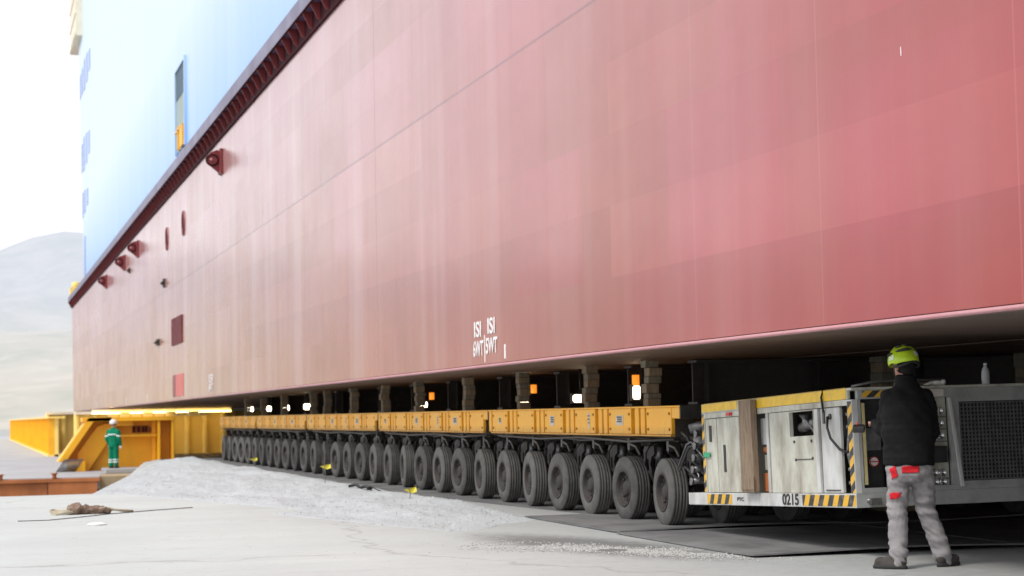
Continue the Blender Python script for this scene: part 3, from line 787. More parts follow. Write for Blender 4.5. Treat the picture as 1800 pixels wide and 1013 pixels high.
# timber packing stacks between modules and hull, and cross beams behind
random.seed(21)
stackY=[22.95,25.45,28.85,32.25,36.0,39.2,42.55,45.95,47.9,52.6,56.4,59.8]
names_w=['nearest','second','third','fourth','fifth','sixth','seventh','eighth','ninth','tenth','eleventh','farthest']
for i,Y in enumerate(stackY):
    m=MB(); z=ZC1+.002; k=0; x0=8.10; L=.17; top=ZB-.03
    hs=[.10,.075,.12,.09,.11,.08]
    while z<top-.005:
        h=min(hs[(k+i)%6]+random.uniform(-.01,.01),top-z)
        if top-(z+h)<.04: h=top-z
        a=random.uniform(-.018,.018); b=random.uniform(-.02,.02); w=.095+random.uniform(-.012,.006)
        m.box(x0+b,x0+L+b,Y-w+a,Y+w+a,z,z+h-.004,mi=(k+i)%2); z+=h; k+=1
    o=m.build('timber_stack',[M['wood'],M['wood2']],None,.006)
    tag(o,'weathered timber packing stack on the outer transporter row, %s from the power pack'%names_w[i],'timber stack','timber packing stacks under the hull')
for i,Y in enumerate(stackY):
    m=MB(); y0=Y+.05; zt=ZB-.032
    m.box(8.75,30,y0-.16,y0+.16,zt-.03,zt); m.box(8.75,30,y0-.16,y0+.16,1.40,1.43); m.box(8.75,30,y0-.012,y0+.012,1.43,zt-.03)
    for k in range(14): m.box(8.9+k*1.5,8.93+k*1.5,y0-.15,y0+.15,1.431,zt-.031)
    o=m.build('cross_beam',M['steel'])
    tag(o,'dark steel cross beam bearing on the transporters behind the %s timber stack'%names_w[i],'steel beam','cross beams under the hull')
# stacks resting on the inner row, seen above the power pack
for i,(X,Y) in enumerate(((12.35,21.2),(12.2,24.0),(10.9,22.2),(12.6,26.8))):
    m=MB(); z=ZC1+.002 if X>12.1 else .0; k=0
    if X<12.1: m.box(X,X+.5,Y-.3,Y+.3,0.03,.45,mi=0); z=.45
    while z<ZB-.06:
        h=.13; h=h if ZB-.03-z-h>.05 else ZB-.03-z
        m.box(X+random.uniform(-.02,.02),X+.45,Y-.17,Y+.17,z,z+h-.004,mi=k%2); z+=h; k+=1
    o=m.build('timber_stack',[M['wood'],M['wood2']],None,.006)
    tag(o,['broad timber stack on the inner row, seen right above the power pack','timber stack on the inner row behind the first cross beam','timber stack standing on the ground between the two rows','timber stack on the inner row deepest in the shadow'][i],'timber stack','timber packing stacks under the hull')

# work lamps under the hull
lampP=[(8.7,63.0,1.61),(8.7,59.1,1.60),(8.7,55.6,1.60),(8.7,51.9,1.60),(8.72,38.0,1.53),(8.72,30.65,1.55),(8.72,27.55,1.53),(8.74,25.12,1.58)]
lw=['farthest lit work lamp, by the yellow girders','lit work lamp second from the far end','lit work lamp third from the far end','lit work lamp fourth from the far end','lit work lamp with amber glow halfway along the transporter row','small lit work lamp left of the wide bright lamp','wide bright work lamp under the hull','lit work lamp with amber glow nearest the power pack']
for i,(x,y,z) in enumerate(lampP):
    wd=.07 if i not in (6,) else .13
    s=.075 if i<4 else .055
    if i==7: wd=.05; s=.09
    if i<4: wd=.095
    L=empty('work_lamp',(x,y,z)); tag(L,lw[i],'work lamp','lit work lamps under the hull')
    m=MB(); m.box(-wd-.02,wd+.02,.0,.08,-s-.02,s+.02); m.cyl((0,.05,s),(0,.05,ZB-.03-z),.012); m.build('housing',M['steel'],L)
    m=MB()
    n_=20; e=.35
    pts_=[((abs(cos(2*pi*k/n_))**e)*wd*(1 if cos(2*pi*k/n_)>0 else -1),(abs(sin(2*pi*k/n_))**e)*s*(1 if sin(2*pi*k/n_)>0 else -1)) for k in range(n_)]
    m.prism(pts_,'y',-.014,-.001); m.build('lens',M['lamp'],L)
    if i in (4,7,5):
        m=MB(); m.cyl((wd+.1 if i!=7 else .0,.02,.10),(wd+.1 if i!=7 else .0,.02,.24),.05); m.build('amber_glow_post',M['amber'],L)  # glowing post stands in for amber lamplight on nearby supports

# ------------------------------------------------------------------ power pack
ppu=empty('power_pack',(7.50,15.74,.445),(radians(-1.85),radians(-.5),0))
tag(ppu,'pale grey diesel power pack with yellow top stripe and hazard stripes, number 0215','power pack')
def Q(mb,name,mat,bevel=.004,parent=ppu): return mb.build(name,mat,parent,bevel)
def vy(px): return (26668/(px+50)-2.015)/.963-15.72
BW=2.43
m=MB(); m.box(0,BW,0,4.17,0,.125); m.box(.01,.10,3.68,4.16,-.005,.0)
fb=Q(m,'base_frame',M['ppu2'],.008)
m=MB(); m.box(-.004,-.0015,vy(1504),vy(1410),.012,.112); Q(m,'hazard_band',M['hazY'],0,fb)
m=MB(); m.box(-.004,-.0015,vy(1286),vy(1243),.012,.112); Q(m,'hazard_band',M['hazY'],0,fb)
Mt=Matrix(((0,0,-1,-.003),(-1,0,0,vy(1389)),(0,1,0,.063),(0,0,0,1)))
t=text_mb('0215',.145,.0015,M['ink'],'unit_number',fb,Mt,.003,1.15,.38)
Mt=Matrix(((0,0,-1,-.003),(-1,0,0,vy(1301)),(0,1,0,.062),(0,0,0,1)))
text_mb('PTC',.05,.0015,M['ink'],'small_lettering',fb,Mt,.001,1.15,.17)
# body core, dark, recessed
m=MB(); m.box(.20,BW-.05,.16,3.62,.125,1.03); Q(m,'engine_bay',M['steel'],0)
T=1.06
m=MB(); m.box(0,BW,.0,3.68,T-.025,T); m.box(0,.03,.08,3.68,T-.10,T-.026)
top=Q(m,'roof',M['ppu'],.006)
m=MB(); m.box(-.004,-.001,.10,vy(1335),T-.098,T-.004); m.box(-.004,-.001,vy(1302),3.66,T-.085,T-.004)
m.box(.0,.35,.12,3.6,T+.001,T+.003)
Q(m,'yellow_stripe',M['ppu_yellow'],0,top)
m=MB(); m.box(0.0,.03,.09,3.66,T-.155,T-.101); Q(m,'top_rail',M['ppu'],.004)
# left cabinet
m=MB(); m.box(.012,.06,vy(1301),vy(1262)-.01,.13,T-.16); d=Q(m,'cabinet_door',M['ppu'],.006)
m=MB(); m.box(.007,.011,vy(1275)-.03,vy(1275)+.03,.34,.62); Q(m,'handle',M['black'],0,d)
m=MB(); m.box(.012,.06,vy(1262)+.01,vy(1243),.13,T-.16); d=Q(m,'cabinet_door',M['ppu'],.006)
m=MB(); m.box(.007,.011,vy(1251)-.04,vy(1251)+.03,.66,.83); Q(m,'handle',M['black'],0,d)
m=MB(); m.box(.0,.03,vy(1243)+.005,3.68,.13,T-.105); p=Q(m,'corner_post',M['ppu'],.004)
m=MB(); m.box(-.003,-.0005,vy(1243)+.012,3.675,.14,T-.11); Q(m,'hazard_band',M['hazV'],0,p)
m=MB(); m.box(-.008,-.004,vy(1251),vy(1240),.50,.55); Q(m,'green_label',M['green'],0)
m=MB(); m.box(.02,.30,vy(1301)-.005,vy(1301)+.001,.13,T-.16); Q(m,'partition',M['ppu'],0)
m=MB(); m.box(-.012,-.001,vy(1293),vy(1283),T-.145,T-.112); m.cyl((-.012,vy(1290),T-.128),(-.02,vy(1290),T-.128),.014,n=10); Q(m,'marker_light',M['red'],0)
# bay with white box and rusty pieces
m=MB(); m.box(.06,.18,vy(1350),vy(1332),.60,.86); Q(m,'junction_box',M['ppu2'],.006)
m=MB(); m.box(.07,.18,vy(1352),vy(1331),.14,.32); Q(m,'rusty_bracket',M['rust'],.004)
m=MB(); m.cyl((.1,vy(1350),.52),(.1,vy(1333),.55),.035); Q(m,'pipe_fitting',M['rust'],.004)
m=MB(); m.box(.08,.18,vy(1351),vy(1333),.35,.50); Q(m,'junction_box',M['ppu'],.006)
# big door with window opening: assembled around the hole
ya,yb=vy(1436),vy(1356); wa,wb=vy(1433),vy(1391); za,zb=.13,T-.16; ha,hb=.66,T-.17
m=MB(); m.box(.012,.05,ya,wa,za,zb); m.box(.012,.05,wb,yb,za,zb); m.box(.012,.05,wa,wb,za,ha); m.box(.012,.05,wa,wb,hb,zb)
d=Q(m,'service_door',M['ppu'],0)
m=MB()
for y_,z_ in ((wa+.05,ha-.05),(wb-.1,ha-.05),(wa+.04,.45),(wb-.12,.44)): m.cyl((.012,y_,z_),(.003,y_,z_),.014,n=8)
m.box(.006,.011,wa+.03,wb-.12,.438,.447); Q(m,'latch',M['steel'],0,d)
m=MB(); m.cyl((.11,wa+.12,.78),(.11,wb-.08,.74),.05); m.cyl((.1,wb-.2,.70),(.1,wb-.2,.86),.04); m.tube([(.08,wa+.1,.68),(.06,wa+.25,.8),(.09,wb-.1,.86)],.018); Q(m,'filter_housing',M['steel2'],0)
m=MB(); m.cyl((.09,wa+.05,.75),(.09,wa+.05,.85),.035); Q(m,'red_cap',M['red'],0)
m=MB(); m.box(.0,.03,vy(1443),vy(1437),.13,T-.16); Q(m,'door_post',M['ppu2'],.003)
m=MB(); m.box(.0,.03,vy(1355),vy(1351),.13,T-.156); Q(m,'door_post',M['ppu2'],.003)
m=MB(); m.box(.018,.05,vy(1479),vy(1445),.13,T-.16); d=Q(m,'pale_door',M['ppu2'],.006)
m=MB(); m.cyl((.018,vy(1463),.82),(.004,vy(1463),.82),.026,n=12); Q(m,'hose_socket',M['steel'],0,d)
m=MB(); m.box(.008,.017,vy(1452)-.02,vy(1452)+.02,.76,.88); Q(m,'latch',M['steel'],0,d)
m=MB(); m.box(.008,.017,vy(1475),vy(1450),.15,.16); Q(m,'kick_strip',M['steel'],0,d)
m=MB(); m.tube([(0,vy(1461),.82),(-.025,vy(1464),.72),(-.03,vy(1470),.62),(0.0,vy(1480),.52),(.06,vy(1488),.48)],.012); m.tube([(0,vy(1455),T),(-.02,vy(1455),T-.06),(-.01,vy(1456),T-.2)],.01)
Q(m,'hose',M['black'],0)
m=MB()
for k,zz in enumerate((.22,.34,.47,.60,.72,.83)):
    m.cyl((.09,vy(1487),zz-.03),(.09,vy(1487),zz+.03),.03,n=10); m.cyl((.04,vy(1487),zz),(.14,vy(1487),zz),.016,n=8)
m.tube([(.12,vy(1483),.14),(.06,vy(1483),.5),(.1,vy(1484),.88)],.014); m.tube([(.07,vy(1492),.14),(.11,vy(1491),.5),(.07,vy(1492),.88)],.014)
Q(m,'valve_block',M['steel2'],0)
m=MB(); m.box(.0,.06,0,vy(1496),.125,T-.105); p=Q(m,'corner_post',M['ppu2'],.004)
m=MB(); m.box(-.003,-.0005,.008,vy(1497),.13,T-.12); Q(m,'hazard_band',M['hazV'],0,p)
# end face (local y = 0 side)
def ux(px): return (px-1505)/178.5
m=MB(); m.box(.061,BW,.0,.05,T-.105,T-.026); m.box(.061,BW,.0,.05,.126,.17)
for a,b in ((.061,.085),(ux(1563),ux(1572)),(ux(1630),ux(1640)),(ux(1675),ux(1692)),(ux(1692),ux(1692)+.001),(2.36,BW)): m.box(a,b,.0,.05,.171,T-.106)
m.box(ux(1692),2.36,.0,.05,.171,.20); m.box(ux(1692),2.36,.0,.05,T-.15,T-.106)
Q(m,'end_frame',M['ppu_grey'],.004)
m=MB(); m.box(0,BW,-.004,-.001,.0,.124); Q(m,'base_end_face',M['ppu_grey'],0)
m=MB(); m.box(ux(1524),ux(1572),-.004,-.001,T-.09,T-.032); Q(m,'hazard_band',M['hazX'],0)
m=MB(); m.box(.095,.125,.005,.02,.2,T-.14); Q(m,'yellow_edge',paint('faded_yellow',(.62,.52,.25),.6),0)
m=MB(); m.box(.13,ux(1563),.10,.14,.17,T-.106); cp=Q(m,'control_panel',M['grille'],0)
m=MB(); m.box(ux(1531),ux(1560),.085,.099,.50,.70); Q(m,'screen',M['steel2'],.003,cp)
m=MB(); m.cyl((ux(1547),.099,.40),(ux(1547),.093,.40),.045,n=20); rl=Q(m,'warning_label',M['white'],0,cp)
m=MB(); m.lathe([(.0,.045),(-.003,.045),(-.003,.037),(0,.037)],'y',(ux(1547),.092,.40),20); m.box(ux(1547)-.035,ux(1547)+.035,.089,.092,.395,.405,M=None); Q(m,'label_ring',M['red'],0,rl)
m=MB(); m.box(ux(1572),ux(1630),.06,.10,.17,T-.106); Q(m,'end_door',M['ppu_grey'],.003)
m=MB(); m.box(ux(1640),ux(1673),.05,.08,.171,T-.106); gp=Q(m,'gauge_panel',M['ppu'],0)
for r_,zz in enumerate((.83,.72,.61,.50,.28,.20)):
    for c_ in (0,1):
        if zz==.50: continue
        x=ux(1646+c_*14); m=MB(); m.lathe([(.05,.036),(.025,.036),(.022,.03),(.028,.027),(.03,.001)],'y',(x,0,zz),16); Q(m,'gauge',M['chrome'],0,gp)
    m=MB(); m.box(ux(1641),ux(1672),.03,.049,zz-.058,zz-.045); Q(m,'pipe_run',M['steel2'],0,gp)
m=MB(); m.box(ux(1642),ux(1668),.0,.05,.37,.52); Q(m,'black_socket_box',M['black'],.006,gp)
m=MB(); m.prism([(ux(1672),T-.115),(ux(1676),T-.115),(ux(1692),.15),(ux(1687),.15)],'y',-.03,-.005); Q(m,'bright_bar',M['ppu2'],0)
m=MB(); gx0,gx1,gz0,gz1=ux(1694),2.355,.205,T-.155
m.box(gx0,gx1,.06,.065,gz0,gz1)
gr=Q(m,'radiator_core',M['black'],0)
m=MB()
x=gx0
while x<gx1: m.box(x,x+.012,.012,.020,gz0,gz1); x+=.036
z=gz0
while z<gz1: m.box(gx0,gx1,.021,.028,z,z+.012); z+=.036
Q(m,'grille_mesh',M['steel2'],0,gr)
m=MB(); m.box(ux(1638),ux(1666),-.006,-.001,T-.10,T-.035); m.cyl((ux(1646),-.006,T-.066),(ux(1646),-.008,T-.066),.022,n=14); Q(m,'maker_label',M['sticker'],0)
m=MB(); m.tube([(.02,.02,T+.01),(.25,.03,T+.05),(.45,.02,T+.055),(.95,.05,T+.05)],.012); Q(m,'top_cable',M['steel2'],0)
m=MB(); m.tube([(vx_,-.0,.06) for vx_ in (.1,.2)],.02); m.box(.12,.22,-.05,-.004,.02,.08); Q(m,'lashing_eye',M['steel2'],0)
# wood baulk leaning against the cabinet
m=MB(); m.box(-.075,-.012,vy(1326)-.17,vy(1305)-.17,.14,T-.01); m.box(-.082,-.075,vy(1327)-.17,vy(1305)-.17,.16,.30)
bk=m.build('timber_baulk',M['wood3'],None,.006); bk.location=ppu.location; bk.rotation_euler=ppu.rotation_euler
tag(bk,'upright weathered timber baulk against the power pack side','timber')
# bottle and glove on the roof
bt=MB(); bt.lathe([(0,.001),(0,.034),(.01,.036),(.07,.034),(.12,.036),(.15,.030),(.172,.015),(.19,.014)],'z',(0,0,0),18)
b=empty('water_bottle',(8.87,15.86,1.502)); tag(b,'clear plastic water bottle standing on the power pack roof','bottle')
bt.build('body',M['bottle'],b)
m=MB(); m.cyl((0,0,.188),(0,0,.205),.016,n=14); m.build('cap',M['white'],b)
m=MB(); m.lathe([(.05,.0365),(.10,.0365)],'z',(0,0,0),18); m.build('label_band',M['ppu2'],b)
m=MB(); m.ball((0,0,.03),(.07,.04,.03)); m.ball((.06,0,.035),(.035,.04,.035))
for k in range(4): m.cyl((-.05,-.03+.02*k,.03),(-.12,-.04+.026*k,.015),.012,.010,n=8)
m.cyl((0,.03,.03),(-.04,.08,.02),.012,.010,n=8)
gl=remesh(m,'glove',M['white'],.006,None,3); gl.location=(8.36,15.84,1.505); tag(gl,'crumpled white work glove on top of the power pack','glove')
m=MB(); m.cyl((7.95,15.84,1.525),(8.30,15.86,1.53),.014); o=m.build('wooden_handle',M['wood']); tag(o,'short wooden tool handle lying beside the glove on the power pack','tool')

# hydraulic coupling between power pack and first module
hp=empty('hose_bundle',(7.62,20.1,.0)); tag(hp,'tangle of black and grey hydraulic hoses between power pack and transporter','hoses')
m=MB(); random.seed(4)
for k in range(11):
    x=.06+.09*(k%6); z=.62+.06*k
    m.tube([(x,.45,z+.1),(x-.02,.25,z+.06),(x+.02,.05,z-.05-.02*k),(x+.05,-.25,z-.12),(x+.02,-.6,z-.05)],.018,6)
m.build('rubber_hoses',M['black'],hp)
m=MB()
for k in range(5):
    z=.55+.13*k; m.cyl((.0,.0-.04*k,z),(.22,.02,z+.02),.035,n=10); m.cyl((-.02,-.04*k,z),(.0,-.04*k,z),.045,n=6)
m.cyl((.02,.1,1.12),(.30,-.05,1.20),.055,n=12); m.cyl((.05,-.1,1.02),(.25,.1,.92),.07,n=12)
m.tube([(.0,.42,.70),(.02,.2,.95),(.03,.08,.98),(.05,-.25,.80)],.014,6); m.tube([(.03,.47,.66),(.05,.22,.92),(.06,.05,.95),(.1,-.25,.75)],.014,6)
m.build('metal_couplings',M['steel2'],hp)
m=MB(); m.box(.3,2.1,-.4,.4,.55,1.2); m.build('drawbar_box',M['steel'],hp)

# ------------------------------------------------------------------ yellow grillage on the barge
def near_girder():
    g=empty('yellow_girder',(0,73.2,0)); tag(g,'orange-yellow steel girder with raked end and dark opening, behind the green worker','girder','yellow girders on the barge deck')
    z0,z1=-.62,1.45
    y_=0
    m=MB(); m.prism([(3.36,z0),(4.05,z0),(5.05,.85),(5.25,1.22),(4.75,1.22),(4.45,1.10),(3.75,.15),(3.75,-.10),(3.36,-.12)],'y',0,.12)
    # outline web and diagonal flange
    m.build('end_web',M['yellow_steel'],g,.01)
    m=MB(); m.prism([(3.02,-.14),(3.30,-.14),(4.30,1.30),(4.95,1.30),(4.95,1.45),(4.12,1.45)],'y',-.55,.9); m.build('raked_flange',M['yellow_steel'],g,.01)
    m=MB(); m.prism([(3.30,-.14),(3.95,z0),(7.2,z0),(7.2,1.30),(4.3,1.30)],'y',.35,.5); m.build('web_plate',M['yellow_steel'],g)
    m=MB(); m.box(3.36,4.0,-.6,.34,z0,-.15); m.build('foot_block',M['yellow_steel'],g,.02)
    m=MB(); m.box(3.9,7.25,-.55,.9,1.301,1.45); m.box(4.9,6.6,-.25,.34,.72,.80); tf=m.build('top_flange',M['yellow_steel'],g,.01)
    m=MB()
    for a_,b_,c_ in ((6.62,6.71,-.5),(7.12,7.21,-.5),(6.45,6.6,.1)):
        m=MB(); m.box(a_,b_,c_,.34,z0,1.30); m.build('stiffener',M['yellow_steel'],g,.01)
    m=MB(); m.prism([(4.95,1.30),(5.75,1.30),(5.75,1.12),(5.1,1.12)],'y',-.2,.34); m.build('gusset_plate',M['yellow_steel'],g,.01)
    m=MB(); m.box(5.75,6.35,.30,.345,.86,1.12); m.prism([(6.35,.86),(6.62,.86),(6.35,1.12)],'y',.30,.345); m.build('opening',M['dkorange'],g)
    m=MB(); 
    for x in (5.78,5.95,6.12,6.22): m.box(x,x+.07,.28,.30,.88,1.10)
    m.build('opening_bars',M['dark_red'],g)
    m=MB()
    for k in range(9): m.box(4.9+k*.42,5.2+k*.42,-.3,.5,1.452,1.452+.12+.05*(k%2))
    m.build('packing_pads',M['pale_yellow'],g,.01)
near_girder()
def long_girder():
    g=empty('yellow_girder',(4.3,105,-.5)); tag(g,'long pale yellow girder running away from the ship along the barge deck','girder','yellow girders on the barge deck')
    m=MB(); m.box(-.1,.1,0,110,0,2.0); m.build('web_plate',M['pale_yellow'],g)
    m=MB(); m.box(-.45,.45,-.2,110,2.0,2.1); m.box(-.45,.45,0,110,-.0,.1); m.build('top_flange',M['pale_yellow'],g)
    for k in range(24): m=MB(); m.box(-.42,-.1,k*4.6,k*4.6+.12,.1,2.0); m.build('stiffener',M['yellow_steel'],g)
    m=MB(); m.prism([(-.3,0),(.3,0),(1.6,2.0),(1.0,2.0)],'y',-30,-29.6); m.prism([(-.2,0),(2.5,0),(2.5,2.05),(1.2,2.05)],'y',-29.6,-29.4)
    m.build('end_brace',M['yellow_steel'],g)
long_girder()
def cross_girder(Y,x0,x1,lab,top=1.82,white=True):
    g=empty('yellow_girder',(x0,Y,-.5)); tag(g,lab,'girder','yellow girders on the barge deck'); L=x1-x0
    m=MB(); m.box(0,L,.3,.45,0,top+.5-.15); m.build('web_plate',M['pale_yellow'],g)
    m=MB(); m.box(0,L,-.3,1.1,top+.35,top+.5); m.build('top_flange',M['cream'] if white else M['yellow_steel'],g)  # cream top stands in for sky reflecting off the flange
    x=.1
    while x<L:
        m=MB(); m.cyl((x,.1,0),(x,.1,top+.34),.16,n=10,caps=False); x+=.95
        m.build('stiffener',M['pale_yellow'],g)
cross_girder(104.0,5.2,13.2,'bright yellow ribbed cross girder with sky glare painted on its top edge beneath the hull')
cross_girder(122.0,4.4,26,'farthest yellow cross girder near the end of the hull',1.9)
sl_=empty('added_strip_light',(6.0,102.9,1.74)); tag(sl_,'added glowing strip of light on the ribbed yellow girder under the hull','added light')
m=MB(); m.box(0,7.2,.02,.3,-.02,.16); m.build('housing',M['cream'],sl_)  # cream bar stands in for the overexposed top flange
m=MB(); m.box(0.02,7.18,-.05,.018,-.05,-.022); m.build('glow_bar',plain('added_strip_glow',(.9,.85,.7),.4,0,(1,.66,.20),20),sl_)  # glow added to brighten the girder ribs, not a real tube
# low grey coil pile by the girder foot
g=MB(); random.seed(2)
for k in range(9): g.tube([(2.95+.08*k,72.2+.05*k,-.5),(3.1+.08*k,72.3,-.28),(3.25+.08*k,72.4,-.05)],.03,6)
tag(g.build('steel_bars',M['steel2']),'bundle of grey bars leaning at the foot of the orange girder','steel bars')

# ------------------------------------------------------------------ people
def limb(mb,pts,rs,n=14): mb.tube(pts,rs,n); [mb.ball(p,r,12,8) for p,r in zip(pts,rs)]
def hand(mb,wrist,d,up,side,s=1.0,curl=.6):
    """palm, four fingers and thumb; d = pointing direction, up = back of hand, side=+1/-1 thumb side"""
    d=Vector(d).normalized(); up=Vector(up).normalized(); w=d.cross(up).normalized()*side; wrist=Vector(wrist)
    pc=wrist+d*.05*s
    for k in range(-2,3): mb.tube([wrist+w*k*.010*s,pc+w*k*.016*s,pc+d*.035*s+w*k*.018*s],[.016*s,.015*s,.012*s],8)
    for k,(L,o) in enumerate(((.066,1.5),(.074,.5),(.070,-.5),(.054,-1.5))):
        b=pc+d*.035*s+w*o*.021*s; a=curl*(1+.12*k)
        p1=b+(d*cos(a*.5)-up*sin(a*.5))*L*.45*s; p2=p1+(d*cos(a*1.4)-up*sin(a*1.4))*L*.32*s; p3=p2+(d*cos(a*2.2)-up*sin(a*2.2))*L*.26*s
        mb.tube([b,p1,p2,p3],[.0098*s,.0092*s,.0086*s,.0072*s],8)
    b=wrist+d*.025*s+w*.026*s; p1=b+(d*.6+w*.8)*.034*s; p2=p1+(d*.85+w*.25-up*.4)*.03*s
    mb.tube([b,p1,p2],[.014*s,.011*s,.009*s],8)
def head_shape(mb,c,yawh=0,tilt=0):
    """head facing local +y then turned by yawh about z"""
    Mh=Matrix.Translation(c)@Matrix.Rotation(yawh,4,'Z')@Matrix.Rotation(tilt,4,'X')
    mb.ball((0,-.01,.02),(.077,.098,.105),20,14,M=Mh); mb.ball((0,.035,-.045),(.056,.06,.065),16,10,M=Mh)
    mb.cyl((0,.088,.02),(0,.118,-.018),.009,.016,n=8,M=Mh); mb.ball((0,.10,-.055),(.024,.012,.010),M=Mh)
    mb.ball((0,.078,-.092),(.024,.02,.018),M=Mh)
    for s in (-1,1):
        mb.ball((s*.078,-.005,-.012),(.010,.020,.032),M=Mh); mb.ball((s*.032,.083,.012),(.014,.008,.009),M=Mh); mb.ball((s*.032,.083,.034),(.022,.010,.007),M=Mh)
    return Mh
def fold(scale,amp,anis=(1,1,1)):
    return lambda c: amp*(noise.noise(Vector((c.x*scale*anis[0],c.y*scale*anis[1],c.z*scale*anis[2])))+.5*noise.noise(Vector((c.x*scale*2.3,c.y*scale*2.3,c.z*scale*2.1+5))))

def helmet(root,c,mat,Mh,vents=True,trim=None):
    m=MB(); vs=[];fs=[]; nu,nv=28,12
    for j in range(nv+1):
        ph=(pi*.56)*j/nv
        for i in range(nu):
            t=2*pi*i/nu; rx,ry,rz=.112,.138,.125
            ripple=1+.03*cos(6*t)*sin(ph*2)*(1 if vents else 0)
            z=.045+rz*cos(ph); 
            if sin(t)<-.2: z-=.018*(j/nv)**2
            vs.append((rx*sin(ph)*cos(t)*ripple,-.008+ry*sin(ph)*sin(t)*ripple,z))
    for j in range(nv):
        for i in range(nu): fs.append((j*nu+i,j*nu+(i+1)%nu,(j+1)*nu+(i+1)%nu,(j+1)*nu+i))
    m.add(vs,fs,0,True,Mh)
    if not vents:
        m.rings([(0,.11,.035,.075,.06),(0,.12,.03,.08,.062)],16,0,Mh)
    h=m.build('helmet',mat,root); s=h.modifiers.new('s','SOLIDIFY'); s.thickness=.006; s.offset=1
    if vents:
        m=MB()
        for a in (-1,1):
            for (t0,t1,p) in ((-2.75,-1.55,1.10),(-2.9,-2.2,.66),(-1.9,-1.2,.66),(-3.6,-3.05,1.15),(-1.15,-.5,1.0)):
                pts=[]
                for k in range(6):
                    t=t0+(t1-t0)*k/5; pts.append(Mh@Vector((.121*sin(p)*cos(t),-.008+.148*sin(p)*sin(t),.045+.134*cos(p))))
                if a>0: m.tube(pts,[.005,.011,.013,.013,.011,.005],8)
        m.build('vent_slots',M['ink'],h)
        m=MB()
        for t0,t1 in ((-1.5,-1.0),(-3.35,-2.95)):
            vs=[];fs=[]
            for k in range(9):
                t=t0+(t1-t0)*k/8
                for p in (1.2,1.5): vs.append(Mh@Vector((.1215*sin(p)*cos(t),-.008+.149*sin(p)*sin(t),.047+.13*cos(p)-.010)))
            fs=[(2*k,2*k+1,2*k+3,2*k+2) for k in range(8)]; m.add(vs,fs,0,True)
        m.build('pale_sticker',M['reflect'],h)
        m=MB(); pts=[Mh@Vector((.108*cos(t),-.008+.132*sin(t),-.01+.01*sin(3*t))) for t in np.linspace(-pi*.98,-pi*.02,18)]
        m.tube(pts,.012,8); m.tube([Mh@Vector(p) for p in ((-.10,.0,.0),(-.085,.03,-.05),(-.04,.075,-.115),(.04,.075,-.115),(.085,.03,-.05),(.10,.0,.0))],.006,6); m.build('head_band',M['ink'],h)
    return h

